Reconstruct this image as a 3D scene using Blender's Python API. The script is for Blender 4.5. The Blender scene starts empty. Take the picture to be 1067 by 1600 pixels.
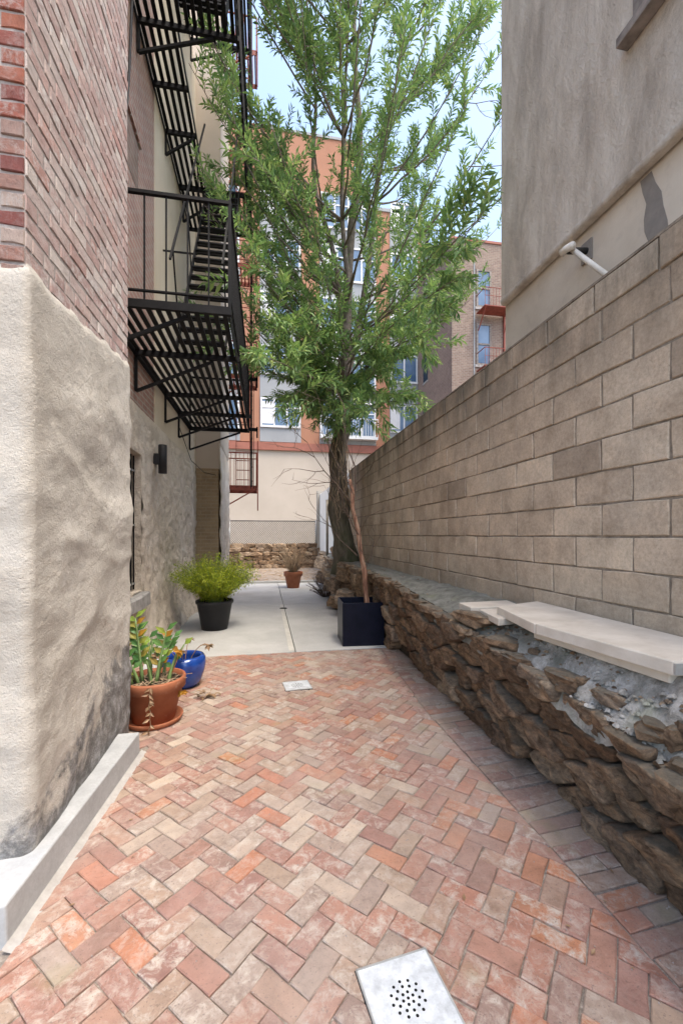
import bpy, math, random
from mathutils import Vector, Matrix, noise
R = math.radians
rnd = random.Random(7)
C = bpy.context.scene.collection
scn = bpy.context.scene

# ------------------------------------------------------------------ camera, sky, sun, exposure
cam = bpy.data.cameras.new('camera'); co = bpy.data.objects.new('camera', cam); C.objects.link(co)
co.location = (0, 0, 1.5); co.rotation_euler = (R(90), 0, -math.atan(118.5 / 660))
cam.sensor_fit = 'VERTICAL'; cam.sensor_height = 36; cam.lens = 36 * 660 / 1600
cam.shift_y = 36 / 1600; cam.clip_start = 0.05; cam.clip_end = 2000
scn.camera = co
SUN_EL, SUN_AZ = 66, 140      # azimuth clockwise from +Y
w = bpy.data.worlds.new('World'); scn.world = w; w.use_nodes = True
wn = w.node_tree.nodes; wl = w.node_tree.links
sky = wn.new('ShaderNodeTexSky'); sky.sky_type = 'NISHITA'; sky.sun_disc = False
sky.sun_elevation = R(SUN_EL); sky.sun_rotation = R(SUN_AZ)
sky.air_density = 1.0; sky.dust_density = 3.0; sky.ozone_density = 1.0; sky.altitude = 0
bg = wn['Background']; bg.inputs[1].default_value = 0.15
wl.new(sky.outputs[0], bg.inputs[0])
sl = bpy.data.lights.new('sun', 'SUN'); sl.energy = 0.9; sl.angle = R(24); sl.color = (1, .96, .9)
so = bpy.data.objects.new('sun', sl); C.objects.link(so)
az, el = R(SUN_AZ), R(SUN_EL)
sd = Vector((math.sin(az) * math.cos(el), math.cos(az) * math.cos(el), math.sin(el)))
so.rotation_euler = sd.to_track_quat('Z', 'Y').to_euler(); so.location = (0, -5, 30)
scn.view_settings.view_transform = 'Standard'; scn.view_settings.look = 'None'
scn.view_settings.gamma = 1; scn.view_settings.exposure = 1.9
scn.view_settings.use_white_balance = True; scn.view_settings.white_balance_temperature = 6900; scn.view_settings.white_balance_tint = 8
scn.view_settings.use_curve_mapping = False
scn.render.engine = 'CYCLES'
scn.cycles.max_bounces = 8; scn.cycles.diffuse_bounces = 6

# ------------------------------------------------------------------ object helpers
def link(name, me, m=None, parent=None, loc=None, rot=None):
    o = bpy.data.objects.new(name, me); C.objects.link(o)
    if m is not None and me is not None and not me.materials: me.materials.append(m)
    if parent is not None: o.parent = parent
    if loc is not None: o.location = loc
    if rot is not None: o.rotation_euler = rot
    return o
def tag(o, label=None, cat=None, group=None, kind=None):
    if label: o['label'] = label
    if cat: o['category'] = cat
    if group: o['group'] = group
    if kind: o['kind'] = kind
    return o
def thing(name, label, cat, loc=(0, 0, 0), group=None, rz=0):
    o = bpy.data.objects.new(name, None); C.objects.link(o)
    o.location = loc; o.rotation_euler = (0, 0, rz); o.empty_display_size = .1
    return tag(o, label, cat, group)
class MB:
    def __init__(s): s.v = []; s.f = []; s.sm = []
    def add(s, vs, fs, smooth=False):
        n = len(s.v); s.v += [tuple(v) for v in vs]
        s.f += [tuple(i + n for i in f) for f in fs]; s.sm += [smooth] * len(fs)
        return s
    def box(s, a, b):
        x0, y0, z0 = a; x1, y1, z1 = b
        return s.add([(x0,y0,z0),(x1,y0,z0),(x1,y1,z0),(x0,y1,z0),(x0,y0,z1),(x1,y0,z1),(x1,y1,z1),(x0,y1,z1)],
                     [(3,2,1,0),(4,5,6,7),(0,1,5,4),(1,2,6,5),(2,3,7,6),(3,0,4,7)])
    def bar(s, p, q, wd, ht, up=(0, 0, 1)):
        p = Vector(p); q = Vector(q); d = (q - p).normalized(); up = Vector(up)
        a = d.cross(up)
        if a.length < 1e-4: a = d.cross(Vector((1, 0, 0)))
        a.normalize(); b = a.cross(d).normalized()
        vs = []
        for e in (p, q):
            for i, j in ((-1,-1),(1,-1),(1,1),(-1,1)): vs.append(e + a * i * wd / 2 + b * j * ht / 2)
        return s.add(vs, [(0,1,2,3),(7,6,5,4),(0,4,5,1),(1,5,6,2),(2,6,7,3),(3,7,4,0)])
    def tube(s, pts, rad, n=8, cap=True):
        pts = [Vector(p) for p in pts]
        if not hasattr(rad, '__len__'): rad = [rad] * len(pts)
        vs = []; fs = []; ref = None
        for i, p in enumerate(pts):
            d = (pts[min(i + 1, len(pts) - 1)] - pts[max(i - 1, 0)]).normalized()
            if ref is None:
                ref = Vector((1, 0, 0)) if abs(d.x) < .8 else Vector((0, 1, 0))
            a = (ref - d * ref.dot(d)).normalized(); ref = a; b = d.cross(a)
            for k in range(n):
                t = 2 * math.pi * k / n
                vs.append(p + (a * math.cos(t) + b * math.sin(t)) * rad[i])
        for i in range(len(pts) - 1):
            for k in range(n):
                fs.append((i*n+k, i*n+(k+1)%n, (i+1)*n+(k+1)%n, (i+1)*n+k))
        if cap: fs += [tuple(range(n))[::-1], tuple(range((len(pts)-1)*n, len(pts)*n))]
        return s.add(vs, fs, True)
    def lathe(s, prof, n=40, wob=0):
        vs = []; fs = []
        for r, z in prof:
            for k in range(n):
                t = 2 * math.pi * k / n; rr = r * (1 + wob * math.sin(3 * t))
                vs.append((rr * math.cos(t), rr * math.sin(t), z))
        for i in range(len(prof) - 1):
            for k in range(n): fs.append((i*n+k, i*n+(k+1)%n, (i+1)*n+(k+1)%n, (i+1)*n+k))
        fs.append(tuple(range(n))[::-1])
        return s.add(vs, fs, True)
    def mesh(s, name):
        me = bpy.data.meshes.new(name); me.from_pydata(s.v, [], s.f); me.update()
        me.polygons.foreach_set('use_smooth', s.sm)
        return me
    def build(s, name, m, parent=None, loc=None, rot=None, bevel=0):
        o = link(name, s.mesh(name), m, parent, loc, rot)
        if bevel:
            b = o.modifiers.new('bevel', 'BEVEL'); b.width = bevel; b.segments = 2; b.limit_method = 'ANGLE'
        return o
def fbm(p, sc, oc=3):
    v = 0; a = 1; t = 0; q = Vector(p) * sc
    for i in range(oc):
        v += a * noise.noise(q); t += a; a *= .5; q = q * 2.03 + Vector((7.1, 3.3, 5.7))
    return v / t

# ------------------------------------------------------------------ materials
class G:
    def __init__(s, name):
        s.m = bpy.data.materials.new(name); s.m.use_nodes = True; s.nt = s.m.node_tree
        s.b = s.nt.nodes['Principled BSDF']; s.tc = s.nt.nodes.new('ShaderNodeTexCoord')
        s.co = s.tc.outputs['Object']; s.bump_h = None
    def n(s, t, **k):
        x = s.nt.nodes.new(t)
        for a, b in k.items(): setattr(x, a, b)
        return x
    def l(s, a, b): s.nt.links.new(a, b)
    def setin(s, i, v):
        if hasattr(v, 'is_output'): s.l(v, i)
        elif isinstance(v, (tuple, list)) and len(v) == 3 and i.type == 'RGBA': i.default_value = (*v, 1)
        else: i.default_value = v
    def world(s):
        g = s.n('ShaderNodeNewGeometry'); s.co = g.outputs['Position']; return s
    def noise(s, scale, detail=4, rough=.55, vec=None, dist=0, stretch=None):
        x = s.n('ShaderNodeTexNoise'); x.inputs['Scale'].default_value = scale
        x.inputs['Detail'].default_value = detail; x.inputs['Roughness'].default_value = rough
        x.inputs['Distortion'].default_value = dist
        v = vec or s.co
        if stretch:
            mp = s.n('ShaderNodeMapping'); mp.inputs['Scale'].default_value = stretch; s.l(v, mp.inputs[0]); v = mp.outputs[0]
        s.l(v, x.inputs['Vector']); return x.outputs['Fac']
    def ramp(s, f, stops, interp='LINEAR'):
        r = s.n('ShaderNodeValToRGB'); r.color_ramp.interpolation = interp; e = r.color_ramp.elements
        while len(e) < len(stops): e.new(.5)
        for el_, (p, c) in zip(e, stops):
            el_.position = p
            if not hasattr(c, '__len__'): c = (c, c, c)
            el_.color = (*c, 1)
        s.setin(r.inputs[0], f); return r.outputs[0]
    def math(s, op, a, b=0, clamp=False):
        x = s.n('ShaderNodeMath', operation=op); x.use_clamp = clamp
        s.setin(x.inputs[0], a); s.setin(x.inputs[1], b); return x.outputs[0]
    def mix(s, f, a, b, mode='MIX'):
        x = s.n('ShaderNodeMix', data_type='RGBA', blend_type=mode)
        s.setin(x.inputs[0], f); s.setin(x.inputs[6], a); s.setin(x.inputs[7], b); return x.outputs[2]
    def rand(s):
        oi = s.n('ShaderNodeObjectInfo'); g = s.n('ShaderNodeNewGeometry')
        return s.math('FRACT', s.math('ADD', s.math('MULTIPLY', oi.outputs['Random'], 5.3), s.math('MULTIPLY', g.outputs['Random Per Island'], 3.77)))
    def shift(s):
        """object coordinates moved per object so alike pieces do not share a pattern"""
        oi = s.n('ShaderNodeObjectInfo'); g = s.n('ShaderNodeNewGeometry')
        v = s.n('ShaderNodeVectorMath', operation='ADD'); k = s.math('MULTIPLY', oi.outputs['Random'], 37.0)
        s.l(s.co, v.inputs[0]); s.l(k, v.inputs[1]); s.co = v.outputs[0]; return s
    def sep(s, v=None):
        x = s.n('ShaderNodeSeparateXYZ'); s.l(v or s.co, x.inputs[0]); return x.outputs
    def bump(s, h, strength=.3, dist=.01, base=None):
        x = s.n('ShaderNodeBump'); x.inputs['Strength'].default_value = strength; x.inputs['Distance'].default_value = dist
        s.l(h, x.inputs['Height'])
        if s.bump_h is not None: s.l(s.bump_h, x.inputs['Normal'])
        s.bump_h = x.outputs[0]; s.l(s.bump_h, s.b.inputs['Normal']); return s
    def done(s, col, rough=.85, metal=0, spec=.3):
        s.setin(s.b.inputs['Base Color'], col); s.setin(s.b.inputs['Roughness'], rough)
        s.b.inputs['Metallic'].default_value = metal; s.b.inputs['Specular IOR Level'].default_value = spec
        return s.m

def simple(name, col, rough=.8, metal=0, var=.25, scale=8, bump=.2, bd=.004, spec=.3):
    g = G(name); f = g.noise(scale, 5)
    c = g.ramp(f, [(.3, tuple(x * (1 - var) for x in col)), (.7, tuple(min(1, x * (1 + var)) for x in col))])
    if bump: g.bump(g.noise(scale * 12, 3), bump, bd)
    return g.done(c, rough, metal, spec)

def brick_piece(name, stops, dust=(.42, .37, .33), dustamt=.45, moss=0, mortar_smear=0, world_dirt=False):
    g = G(name).shift(); r = g.rand()
    c = g.ramp(r, stops, 'LINEAR')
    c = g.mix(.6, c, g.ramp(g.noise(9, 8, .75), [(.28, (.55, .5, .46)), (.5, (1.1, 1.08, 1.05)), (.72, (1.5, 1.4, 1.3))]), 'MULTIPLY')
    w1 = g.ramp(g.noise(19, 9, .75, dist=.5), [(.46, 0), (.66, 1)])
    amt = g.math('MULTIPLY', w1, g.math('MULTIPLY', g.math('FRACT', g.math('MULTIPLY', r, 13.7)), dustamt * 1.7))
    c = g.mix(amt, c, dust)
    c = g.mix(g.math('MULTIPLY', g.ramp(g.noise(120, 2), [(.62, 0), (.7, 1)]), .5), c, (.12, .09, .08))
    if world_dirt:
        gg = g.n('ShaderNodeNewGeometry'); P = gg.outputs['Position']; xyz = g.sep(P)
        edge = g.math('SUBTRACT', xyz[0], 1.32)
        big = g.noise(3.2, 5, .6, vec=P)
        d = g.math('MULTIPLY', g.math('ADD', g.math('MULTIPLY', edge, 1.9), g.math('SUBTRACT', big, .42)), 1.7, True)
        c = g.mix(g.math('MULTIPLY', d, g.math('ADD', .12, g.math('MULTIPLY', g.math('SUBTRACT', xyz[0], 1.5), 2.2, True)), True), c, g.ramp(g.noise(60, 4, vec=P), [(.35, (.22, .175, .13)), (.65, (.46, .38, .29))]))
        big2 = g.noise(1.1, 4, .55, vec=P)
        c = g.mix(g.ramp(big2, [(.45, 0), (.75, .42)]), c, (.43, .38, .34))
        ms = g.ramp(g.noise(2.3, 5, .6, vec=P), [(.6, 0), (.72, .35)])
        c = g.mix(ms, c, (.27, .26, .12))
    g.bump(g.noise(18, 8, .75), .75, .012); g.bump(g.noise(160, 3), .4, .002)
    return g.done(c, .88, 0, .25)

M = {}
M['paver'] = brick_piece('paver_brick', [(0, (.315, .175, .14)), (.14, (.27, .155, .13)), (.30, (.34, .19, .145)), (.42, (.245, .17, .145)), (.52, (.36, .17, .12)),
                                         (.57, (.39, .175, .10)), (.61, (.32, .195, .15)), (.76, (.32, .24, .185)), (.88, (.30, .23, .195)), (1, (.42, .34, .275))], dust=(.48, .41, .35), dustamt=.75, world_dirt=True)
M['wall_brick'] = brick_piece('washed_wall_brick', [(0, (.42, .30, .285)), (.25, (.38, .27, .255)), (.45, (.44, .345, .325)), (.66, (.47, .385, .37)), (.72, (.42, .25, .225)), (.80, (.38, .31, .30)), (1, (.52, .465, .44))],
                              dust=(.58, .54, .52), dustamt=.85)
M['wall_brick_red'] = brick_piece('red_corner_brick', [(0, (.16, .055, .05)), (.3, (.21, .07, .055)), (.55, (.27, .10, .065)), (.72, (.22, .12, .10)), (1, (.34, .28, .25))], dust=(.38, .35, .33), dustamt=.6)

g = G('sand_joint').world(); c = g.ramp(g.noise(55, 6, .7), [(.3, (.10, .08, .065)), (.5, (.24, .20, .165)), (.7, (.42, .37, .32))])
c = g.mix(g.ramp(g.noise(3, 3), [(.4, 0), (.65, .5)]), c, (.30, .27, .245))
g.bump(g.noise(90, 4), .8, .006); M['joint'] = g.done(c, .95)

g = G('old_mortar').world(); c = g.ramp(g.noise(20, 6, .7), [(.3, (.24, .20, .185)), (.6, (.38, .34, .32)), (.8, (.50, .46, .44))])
g.bump(g.noise(70, 5), .7, .008); M['mortar'] = g.done(c, .95)
g = G('dark_block_mortar').world(); c = g.ramp(g.noise(14, 6, .7), [(.3, (.13, .105, .082)), (.7, (.33, .275, .215))])
g.bump(g.noise(60, 5), .8, .01); M['block_mortar'] = g.done(c, .95)

def stucco_w1():
    g = G('lime_plaster').world(); xyz = g.sep()
    c = g.ramp(g.noise(1.7, 6, .6), [(.3, (.44, .405, .36)), (.5, (.54, .505, .455)), (.72, (.63, .595, .545))])
    c = g.mix(g.ramp(g.noise(7, 5, .65), [(.55, 0), (.8, .35)]), c, (.42, .35, .28))
    stain = g.math('ADD', g.math('MULTIPLY', g.noise(3.2, 8, .68, dist=.4), 1.9),
                   g.math('ADD', g.math('MULTIPLY', xyz[2], -1.15), g.math('MULTIPLY', xyz[1], .42)))
    m = g.ramp(g.math('SUBTRACT', stain, 1.10), [(.35, 0), (.52, 1)])
    gray = g.ramp(g.noise(11, 8, .75), [(.32, (.06, .058, .055)), (.48, (.17, .165, .165)), (.62, (.33, .33, .34)), (.78, (.55, .55, .56))])
    c = g.mix(g.math('MULTIPLY', m, .92), c, gray)
    vo = g.n('ShaderNodeTexVoronoi'); vo.feature = 'DISTANCE_TO_EDGE'; vo.inputs['Scale'].default_value = 1.7
    dn = g.n('ShaderNodeMix', data_type='VECTOR'); dn.inputs[0].default_value = .12; g.l(g.co, dn.inputs[4]); nn = g.n('ShaderNodeTexNoise'); nn.inputs['Scale'].default_value = 5; nn.inputs['Detail'].default_value = 6; g.l(g.co, nn.inputs['Vector']); g.l(nn.outputs['Color'], dn.inputs[5])
    g.l(dn.outputs[1], vo.inputs['Vector'])
    crk = g.math('MULTIPLY', g.ramp(vo.outputs['Distance'], [(.0, 1), (.0045, 0)]), g.ramp(g.noise(1.9, 3), [(.52, 0), (.6, .6)])); c = g.mix(crk, c, (.20, .17, .14))
    c = g.mix(g.ramp(g.noise(4, 6, .7, stretch=(1, 1, .22)), [(.56, 0), (.72, .28)]), c, (.33, .28, .23))
    g.bump(g.noise(14, 8, .68), .7, .03); g.bump(g.noise(120, 5, .7), .8, .008)
    return g.done(c, .93)
M['plaster'] = stucco_w1()

def stucco_w2():
    g = G('patched_stucco').world(); xyz = g.sep()
    c = g.ramp(g.noise(1.3, 6, .6), [(.3, (.58, .50, .41)), (.55, (.69, .61, .52)), (.75, (.78, .72, .64))])
    pits = g.ramp(g.noise(6.5, 8, .75, dist=.3), [(.50, 0), (.60, 1)])
    low = g.ramp(g.math('ADD', g.math('MULTIPLY', xyz[2], .33), 0), [(.3, 1), (.95, .0)])
    c = g.mix(g.math('MULTIPLY', g.math('MULTIPLY', pits, low), .6), c, g.ramp(g.noise(25, 6, .7), [(.3, (.16, .12, .09)), (.6, (.36, .29, .22)), (.8, (.55, .48, .40))]))
    st = g.ramp(g.noise(3, 5, .6, stretch=(1, 1.4, .12)), [(.5, 0), (.75, .3)])
    c = g.mix(st, c, (.36, .29, .22))
    g.bump(g.noise(9, 8, .7), .9, .07); g.bump(g.noise(70, 4), .5, .006)
    return g.done(c, .92)
M['stucco_low'] = stucco_w2()
g = G('cream_stucco').world(); c = g.ramp(g.noise(1.1, 6, .6, stretch=(1, 1, .35)), [(.3, (.54, .455, .345)), (.7, (.62, .545, .44))])
c = g.mix(g.ramp(g.noise(4, 5, .6, stretch=(1, 1, .1)), [(.55, 0), (.8, .3)]), c, (.42, .35, .27)); g.bump(g.noise(40, 5), .4, .01); M['cream'] = g.done(c, .9)
g = G('beige_painted_wall').world(); c = g.ramp(g.noise(.6, 5, .6), [(.3, (.42, .355, .295)), (.7, (.48, .41, .345))])
g.bump(g.noise(30, 4), .25, .005); M['beige'] = g.done(c, .9)
g = G('pale_wall').world(); c = g.ramp(g.noise(.5, 5, .6), [(.3, (.40, .35, .295)), (.7, (.47, .415, .355))])
g.bump(g.noise(10, 4), .15, .01); M['pale'] = g.done(c, .9)
g = G('white_wall').world(); c = g.ramp(g.noise(2, 5, .6, stretch=(1, 1, .3)), [(.3, (.80, .78, .73)), (.7, (.88, .87, .83))]); M['white_wall'] = g.done(c, .9)

def stucco_right():
    g = G('troweled_stucco').world()
    c = g.ramp(g.noise(2.6, 9, .72, stretch=(1, 1.4, .5), dist=.4), [(.36, (.46, .39, .32)), (.5, (.65, .565, .47)), (.64, (.79, .71, .61))])
    c = g.mix(g.ramp(g.noise(3.5, 8, .7, stretch=(1, 2.2, .35), dist=.8), [(.4, 0), (.72, .5)]), c, (.60, .54, .475))
    c = g.mix(g.ramp(g.noise(5, 5, .6, stretch=(1, 2, .3)), [(.56, 0), (.75, .35)]), c, (.29, .24, .195))
    g.bump(g.noise(3.5, 8, .68, stretch=(1, 1.3, .8), dist=.4), .45, .05); g.bump(g.noise(30, 8, .75), 1, .03)
    return g.done(c, .93)
M['stucco_right'] = stucco_right()
g = G('smooth_render').world(); c = g.ramp(g.noise(1.8, 6, .6), [(.3, (.50, .425, .34)), (.7, (.62, .545, .45))])
c = g.mix(g.ramp(g.noise(6, 6, .7), [(.55, 0), (.75, .4)]), c, (.34, .29, .25)); g.bump(g.noise(25, 6), .35, .01); M['render_low'] = g.done(c, .9)

def block_mat():
    g = G('concrete_block').shift(); r = g.rand()
    c = g.ramp(r, [(0, (.40, .315, .235)), (.3, (.49, .39, .295)), (.6, (.44, .35, .265)), (.82, (.55, .45, .345)), (1, (.34, .27, .205))])
    gg = g.n('ShaderNodeNewGeometry'); P = gg.outputs['Position']; xyz = g.sep(P)
    c = g.mix(.8, c, g.ramp(g.noise(1.6, 6, .65, vec=P), [(.3, (.66, .62, .58)), (.5, (1, 1, 1)), (.72, (1.3, 1.28, 1.25))]), 'MULTIPLY')
    c = g.mix(.75, c, g.ramp(g.noise(6, 7, .7, vec=P), [(.3, (.72, .70, .67)), (.5, (1, 1, 1)), (.72, (1.22, 1.2, 1.17))]), 'MULTIPLY')
    c = g.mix(g.ramp(g.noise(1.1, 6, .6, vec=P), [(.5, 0), (.7, .35)]), c, (.50, .44, .36))
    c = g.mix(.6, c, g.ramp(g.noise(45, 6, .75), [(.3, (.62, .6, .57)), (.6, (1.12, 1.12, 1.12))]), 'MULTIPLY')
    top = g.math('MULTIPLY', g.math('SUBTRACT', xyz[2], 2.35), 1.5, True)
    st = g.ramp(g.noise(2.6, 6, .65, vec=P, stretch=(1, 1.3, .28)), [(.38, 0), (.62, 1)])
    c = g.mix(g.math('MULTIPLY', g.math('MULTIPLY', top, st), .8), c, (.085, .08, .062))
    lo = g.math('MULTIPLY', g.math('SUBTRACT', 1.25, xyz[2]), 2.2, True)
    c = g.mix(g.math('MULTIPLY', lo, .4), c, (.25, .225, .18))
    pit = g.ramp(g.noise(170, 2), [(.66, 0), (.72, .6)]); c = g.mix(pit, c, (.13, .11, .09))
    g.bump(g.noise(20, 8, .75), .7, .012); g.bump(g.noise(150, 4), .6, .003)
    return g.done(c, .94)
M['block'] = block_mat()

def stone_mat():
    g = G('field_stone').shift(); r = g.rand()
    c = g.ramp(r, [(0, (.15, .095, .06)), (.3, (.24, .16, .10)), (.5, (.31, .215, .14)), (.7, (.19, .13, .09)), (.85, (.37, .275, .19)), (1, (.27, .20, .145))])
    c = g.mix(.9, c, g.ramp(g.noise(12, 10, .78, dist=.4, stretch=(1, 1, 1.7)), [(.34, (.28, .25, .23)), (.5, (1, 1, 1)), (.66, (2.1, 1.95, 1.75))]), 'MULTIPLY')
    pale = g.ramp(g.noise(10, 8, .72), [(.58, 0), (.72, .65)]); c = g.mix(pale, c, (.25, .205, .165))
    gg = g.n('ShaderNodeNewGeometry'); nz = g.sep(gg.outputs['Normal'])[2]
    c = g.mix(g.ramp(nz, [(.80, 0), (.98, .6)]), c, g.ramp(g.noise(30, 5, .7), [(.3, (.12, .125, .10)), (.7, (.28, .27, .23))]))
    g.bump(g.noise(13, 10, .78, stretch=(1, .8, 2.0)), 1, .05); g.bump(g.noise(70, 6, .75), .8, .012)
    return g.done(c, .9)
M['stone'] = stone_mat()
g = G('stone_wall_earth').world(); c = g.ramp(g.noise(25, 6, .7), [(.35, (.03, .021, .014)), (.7, (.13, .095, .065))]); g.bump(g.noise(30, 6), .9, .03); M['earth_core'] = g.done(c, .95)
def ledge_mat():
    g = G('ledge_mortar').world(); xyz = g.sep()
    base = g.ramp(g.noise(9, 7, .7), [(.3, (.13, .13, .105)), (.5, (.22, .215, .185)), (.7, (.32, .31, .275))])
    white = g.ramp(g.noise(10, 9, .78, dist=.5), [(.34, (.12, .11, .095)), (.45, (.30, .28, .25)), (.55, (.44, .415, .38)), (.68, (.60, .57, .53))])
    near = g.math('MULTIPLY', g.math('SUBTRACT', 2.75, xyz[1]), 1.6, True)
    k = g.math('MULTIPLY', near, g.ramp(g.noise(3.5, 6, .65), [(.38, 0), (.50, 1)]))
    c = g.mix(k, base, white)
    c = g.mix(g.ramp(g.noise(5, 5), [(.58, 0), (.75, .6)]), c, (.20, .22, .12))
    g.bump(g.noise(13, 8, .7), .8, .04); g.bump(g.noise(80, 5, .7), .6, .006)
    return g.done(c, .92)
M['ledge'] = ledge_mat()
g = G('cast_slab').shift(); c = g.ramp(g.noise(6, 6, .6), [(.3, (.50, .44, .365)), (.7, (.64, .58, .50))])
c = g.mix(g.ramp(g.noise(22, 5, .7), [(.6, 0), (.8, .4)]), c, (.40, .34, .27)); g.bump(g.noise(60, 5), .3, .004); M['slab'] = g.done(c, .85)
def concrete(name, a, b, sc=3, stain=(.25, .25, .25), amt=.35, bmp=.2):
    g = G(name).world()
    c = g.ramp(g.noise(sc, 7, .65), [(.3, a), (.7, b)])
    c = g.mix(g.ramp(g.noise(sc * .45, 6, .7, dist=.8), [(.48, 0), (.75, amt)]), c, stain)
    c = g.mix(g.ramp(g.noise(60, 4, .7), [(.3, .25), (.6, 0)]), c, (.24, .23, .22))
    g.bump(g.noise(70, 5, .65), bmp, .004)
    return g.done(c, .85)
M['patio'] = concrete('patio_concrete', (.42, .415, .40), (.53, .525, .51), 1.6, (.28, .28, .275), .5)
M['step'] = concrete('step_concrete', (.34, .35, .36), (.49, .50, .51), 6, (.30, .31, .32), .4, .35)
M['ground'] = concrete('bare_ground', (.20, .16, .12), (.32, .26, .21), 2, (.15, .11, .08), .5, .8)
M['dirt'] = concrete('garden_soil', (.20, .155, .12), (.36, .30, .25), 5, (.11, .08, .06), .6, .9)

g = G('black_iron'); c = g.ramp(g.noise(6, 5, .7), [(.3, (.006, .006, .007)), (.75, (.018, .017, .018))])
c = g.mix(g.ramp(g.noise(14, 6, .7), [(.66, 0), (.78, .6)]), c, (.10, .045, .025)); g.bump(g.noise(90, 3), .25, .001); M['iron'] = g.done(c, .62, 0, .15)
M['red_iron'] = simple('rust_red_iron', (.20, .05, .035), .6, 0, .3, 6)
M['galv'] = simple('galvanized_metal', (.42, .42, .41), .5, .5, .2, 10)
g = G('drain_plate').world(); c = g.ramp(g.noise(18, 7, .7), [(.3, (.40, .42, .44)), (.55, (.60, .63, .66)), (.8, (.78, .80, .82))])
c = g.mix(g.ramp(g.noise(40, 6, .8), [(.58, 0), (.72, .6)]), c, (.30, .27, .24)); g.bump(g.noise(60, 4), .3, .002); M['plate'] = g.done(c, .55, .1, .5)
M['hole'] = simple('dark_hole', (.006, .006, .006), .9, 0, .1, 10, 0)
g = G('dark_glass'); M['dark_glass'] = g.done((.015, .017, .02), .08, 0, .6)
g = G('window_glass'); f = g.noise(.7, 3); c = g.ramp(f, [(.3, (.06, .11, .19)), (.7, (.17, .25, .36))]); M['glass'] = g.done(c, .08, .0, .4)
M['frame_white'] = simple('white_window_frame', (.62, .63, .64), .5, 0, .05, 5, 0)
M['orange'] = concrete('orange_facade', (.32, .145, .085), (.37, .175, .105), .5, (.28, .13, .085), .3, .1)
M['gray_panel'] = concrete('gray_facade_panel', (.25, .265, .28), (.31, .325, .34), .6, (.30, .31, .33), .2, .1)
M['cornice'] = simple('rust_cornice', (.28, .11, .08), .7, 0, .15, 2)
M['terracotta'] = None
def terracotta():
    g = G('terracotta').shift(); c = g.ramp(g.noise(7, 6, .6), [(.3, (.27, .085, .04)), (.7, (.38, .14, .07))])
    c = g.mix(g.ramp(g.noise(16, 7, .75), [(.60, 0), (.75, .5)]), c, (.60, .42, .32)); g.bump(g.noise(120, 3), .2, .001)
    return g.done(c, .7, 0, .35)
M['terracotta'] = terracotta()
g = G('cobalt_glaze'); c = g.ramp(g.noise(9, 4), [(.3, (.008, .035, .20)), (.7, (.015, .08, .36))]); M['cobalt'] = g.done(c, .12, 0, .7)
M['black_plastic'] = simple('black_plastic', (.022, .022, .025), .5, 0, .15, 10)
g = G('navy_box'); c = g.ramp(g.noise(8, 5), [(.3, (.004, .006, .014)), (.7, (.008, .010, .022))])
c = g.mix(g.ramp(g.noise(40, 7, .8), [(.68, 0), (.74, .35)]), c, (.25, .27, .30)); M['navy'] = g.done(c, .32, 0, .2)
M['soil'] = simple('potting_soil', (.045, .03, .02), .95, 0, .5, 30, .9, .01)
g = G('tree_bark').world(); c = g.ramp(g.noise(9, 8, .7, stretch=(1, 1, .25), dist=.5), [(.3, (.035, .028, .02)), (.5, (.12, .095, .07)), (.72, (.24, .20, .155))])
z = g.sep()[2]; c = g.mix(g.math('MULTIPLY', g.ramp(g.noise(3, 5), [(.35, .2), (.6, 1)]), g.math('MULTIPLY', g.math('SUBTRACT', 2.4, z), .5, True)), c, (.075, .085, .035))
g.bump(g.noise(14, 8, .7, stretch=(1, 1, .2)), 1, .05); M['bark'] = g.done(c, .92)
M['limb'] = simple('young_bark', (.17, .14, .115), .85, 0, .35, 12, .4, .004)
g = G('peeling_bark'); c = g.ramp(g.noise(12, 8, .7, stretch=(1, 1, .25), dist=1), [(.34, (.10, .05, .035)), (.5, (.30, .155, .10)), (.66, (.46, .31, .22))])
g.bump(g.noise(20, 8, .7, stretch=(1, 1, .2)), .9, .02); M['peel'] = g.done(c, .85)
M['twig'] = simple('bare_twig', (.10, .07, .055), .85, 0, .3, 20, 0)
M['dry'] = simple('dry_stalk', (.40, .29, .19), .9, 0, .35, 9, 0)
def leafmat(name, stops, trans=.35, rough=.5):
    g = G(name); r = g.rand(); c = g.ramp(r, stops)
    g.done(c, rough, 0, .35)
    t = g.n('ShaderNodeBsdfTranslucent'); g.l(g.mix(.5, c, (.16, .26, .05)), t.inputs[0])
    ms = g.n('ShaderNodeMixShader'); ms.inputs[0].default_value = trans
    g.l(g.b.outputs[0], ms.inputs[1]); g.l(t.outputs[0], ms.inputs[2])
    g.l(ms.outputs[0], g.nt.nodes['Material Output'].inputs[0]); return g.m
M['leaf'] = leafmat('oak_leaf', [(0, (.10, .20, .09)), (.35, (.17, .30, .11)), (.65, (.24, .38, .13)), (.85, (.33, .46, .16)), (1, (.44, .54, .20))])
M['fern'] = leafmat('feathery_leaf', [(0, (.18, .27, .025)), (.4, (.38, .45, .035)), (.8, (.52, .56, .05)), (1, (.60, .60, .09))], .45)
M['zz'] = leafmat('fleshy_leaf', [(0, (.05, .15, .04)), (.5, (.12, .25, .07)), (.8, (.26, .36, .06)), (1, (.32, .20, .05))], .2)
M['stem_green'] = simple('green_stem', (.16, .24, .09), .5, 0, .3, 14, 0)
M['leaf_orange'] = leafmat('withered_orange_leaf', [(0, (.42, .17, .02)), (1, (.50, .26, .04))], .3)
M['leaf_brown'] = leafmat('withered_brown_leaf', [(0, (.24, .14, .08)), (1, (.38, .25, .15))], .15)
M['pvc'] = simple('old_white_pipe', (.68, .64, .57), .5, 0, .1, 10)
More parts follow.
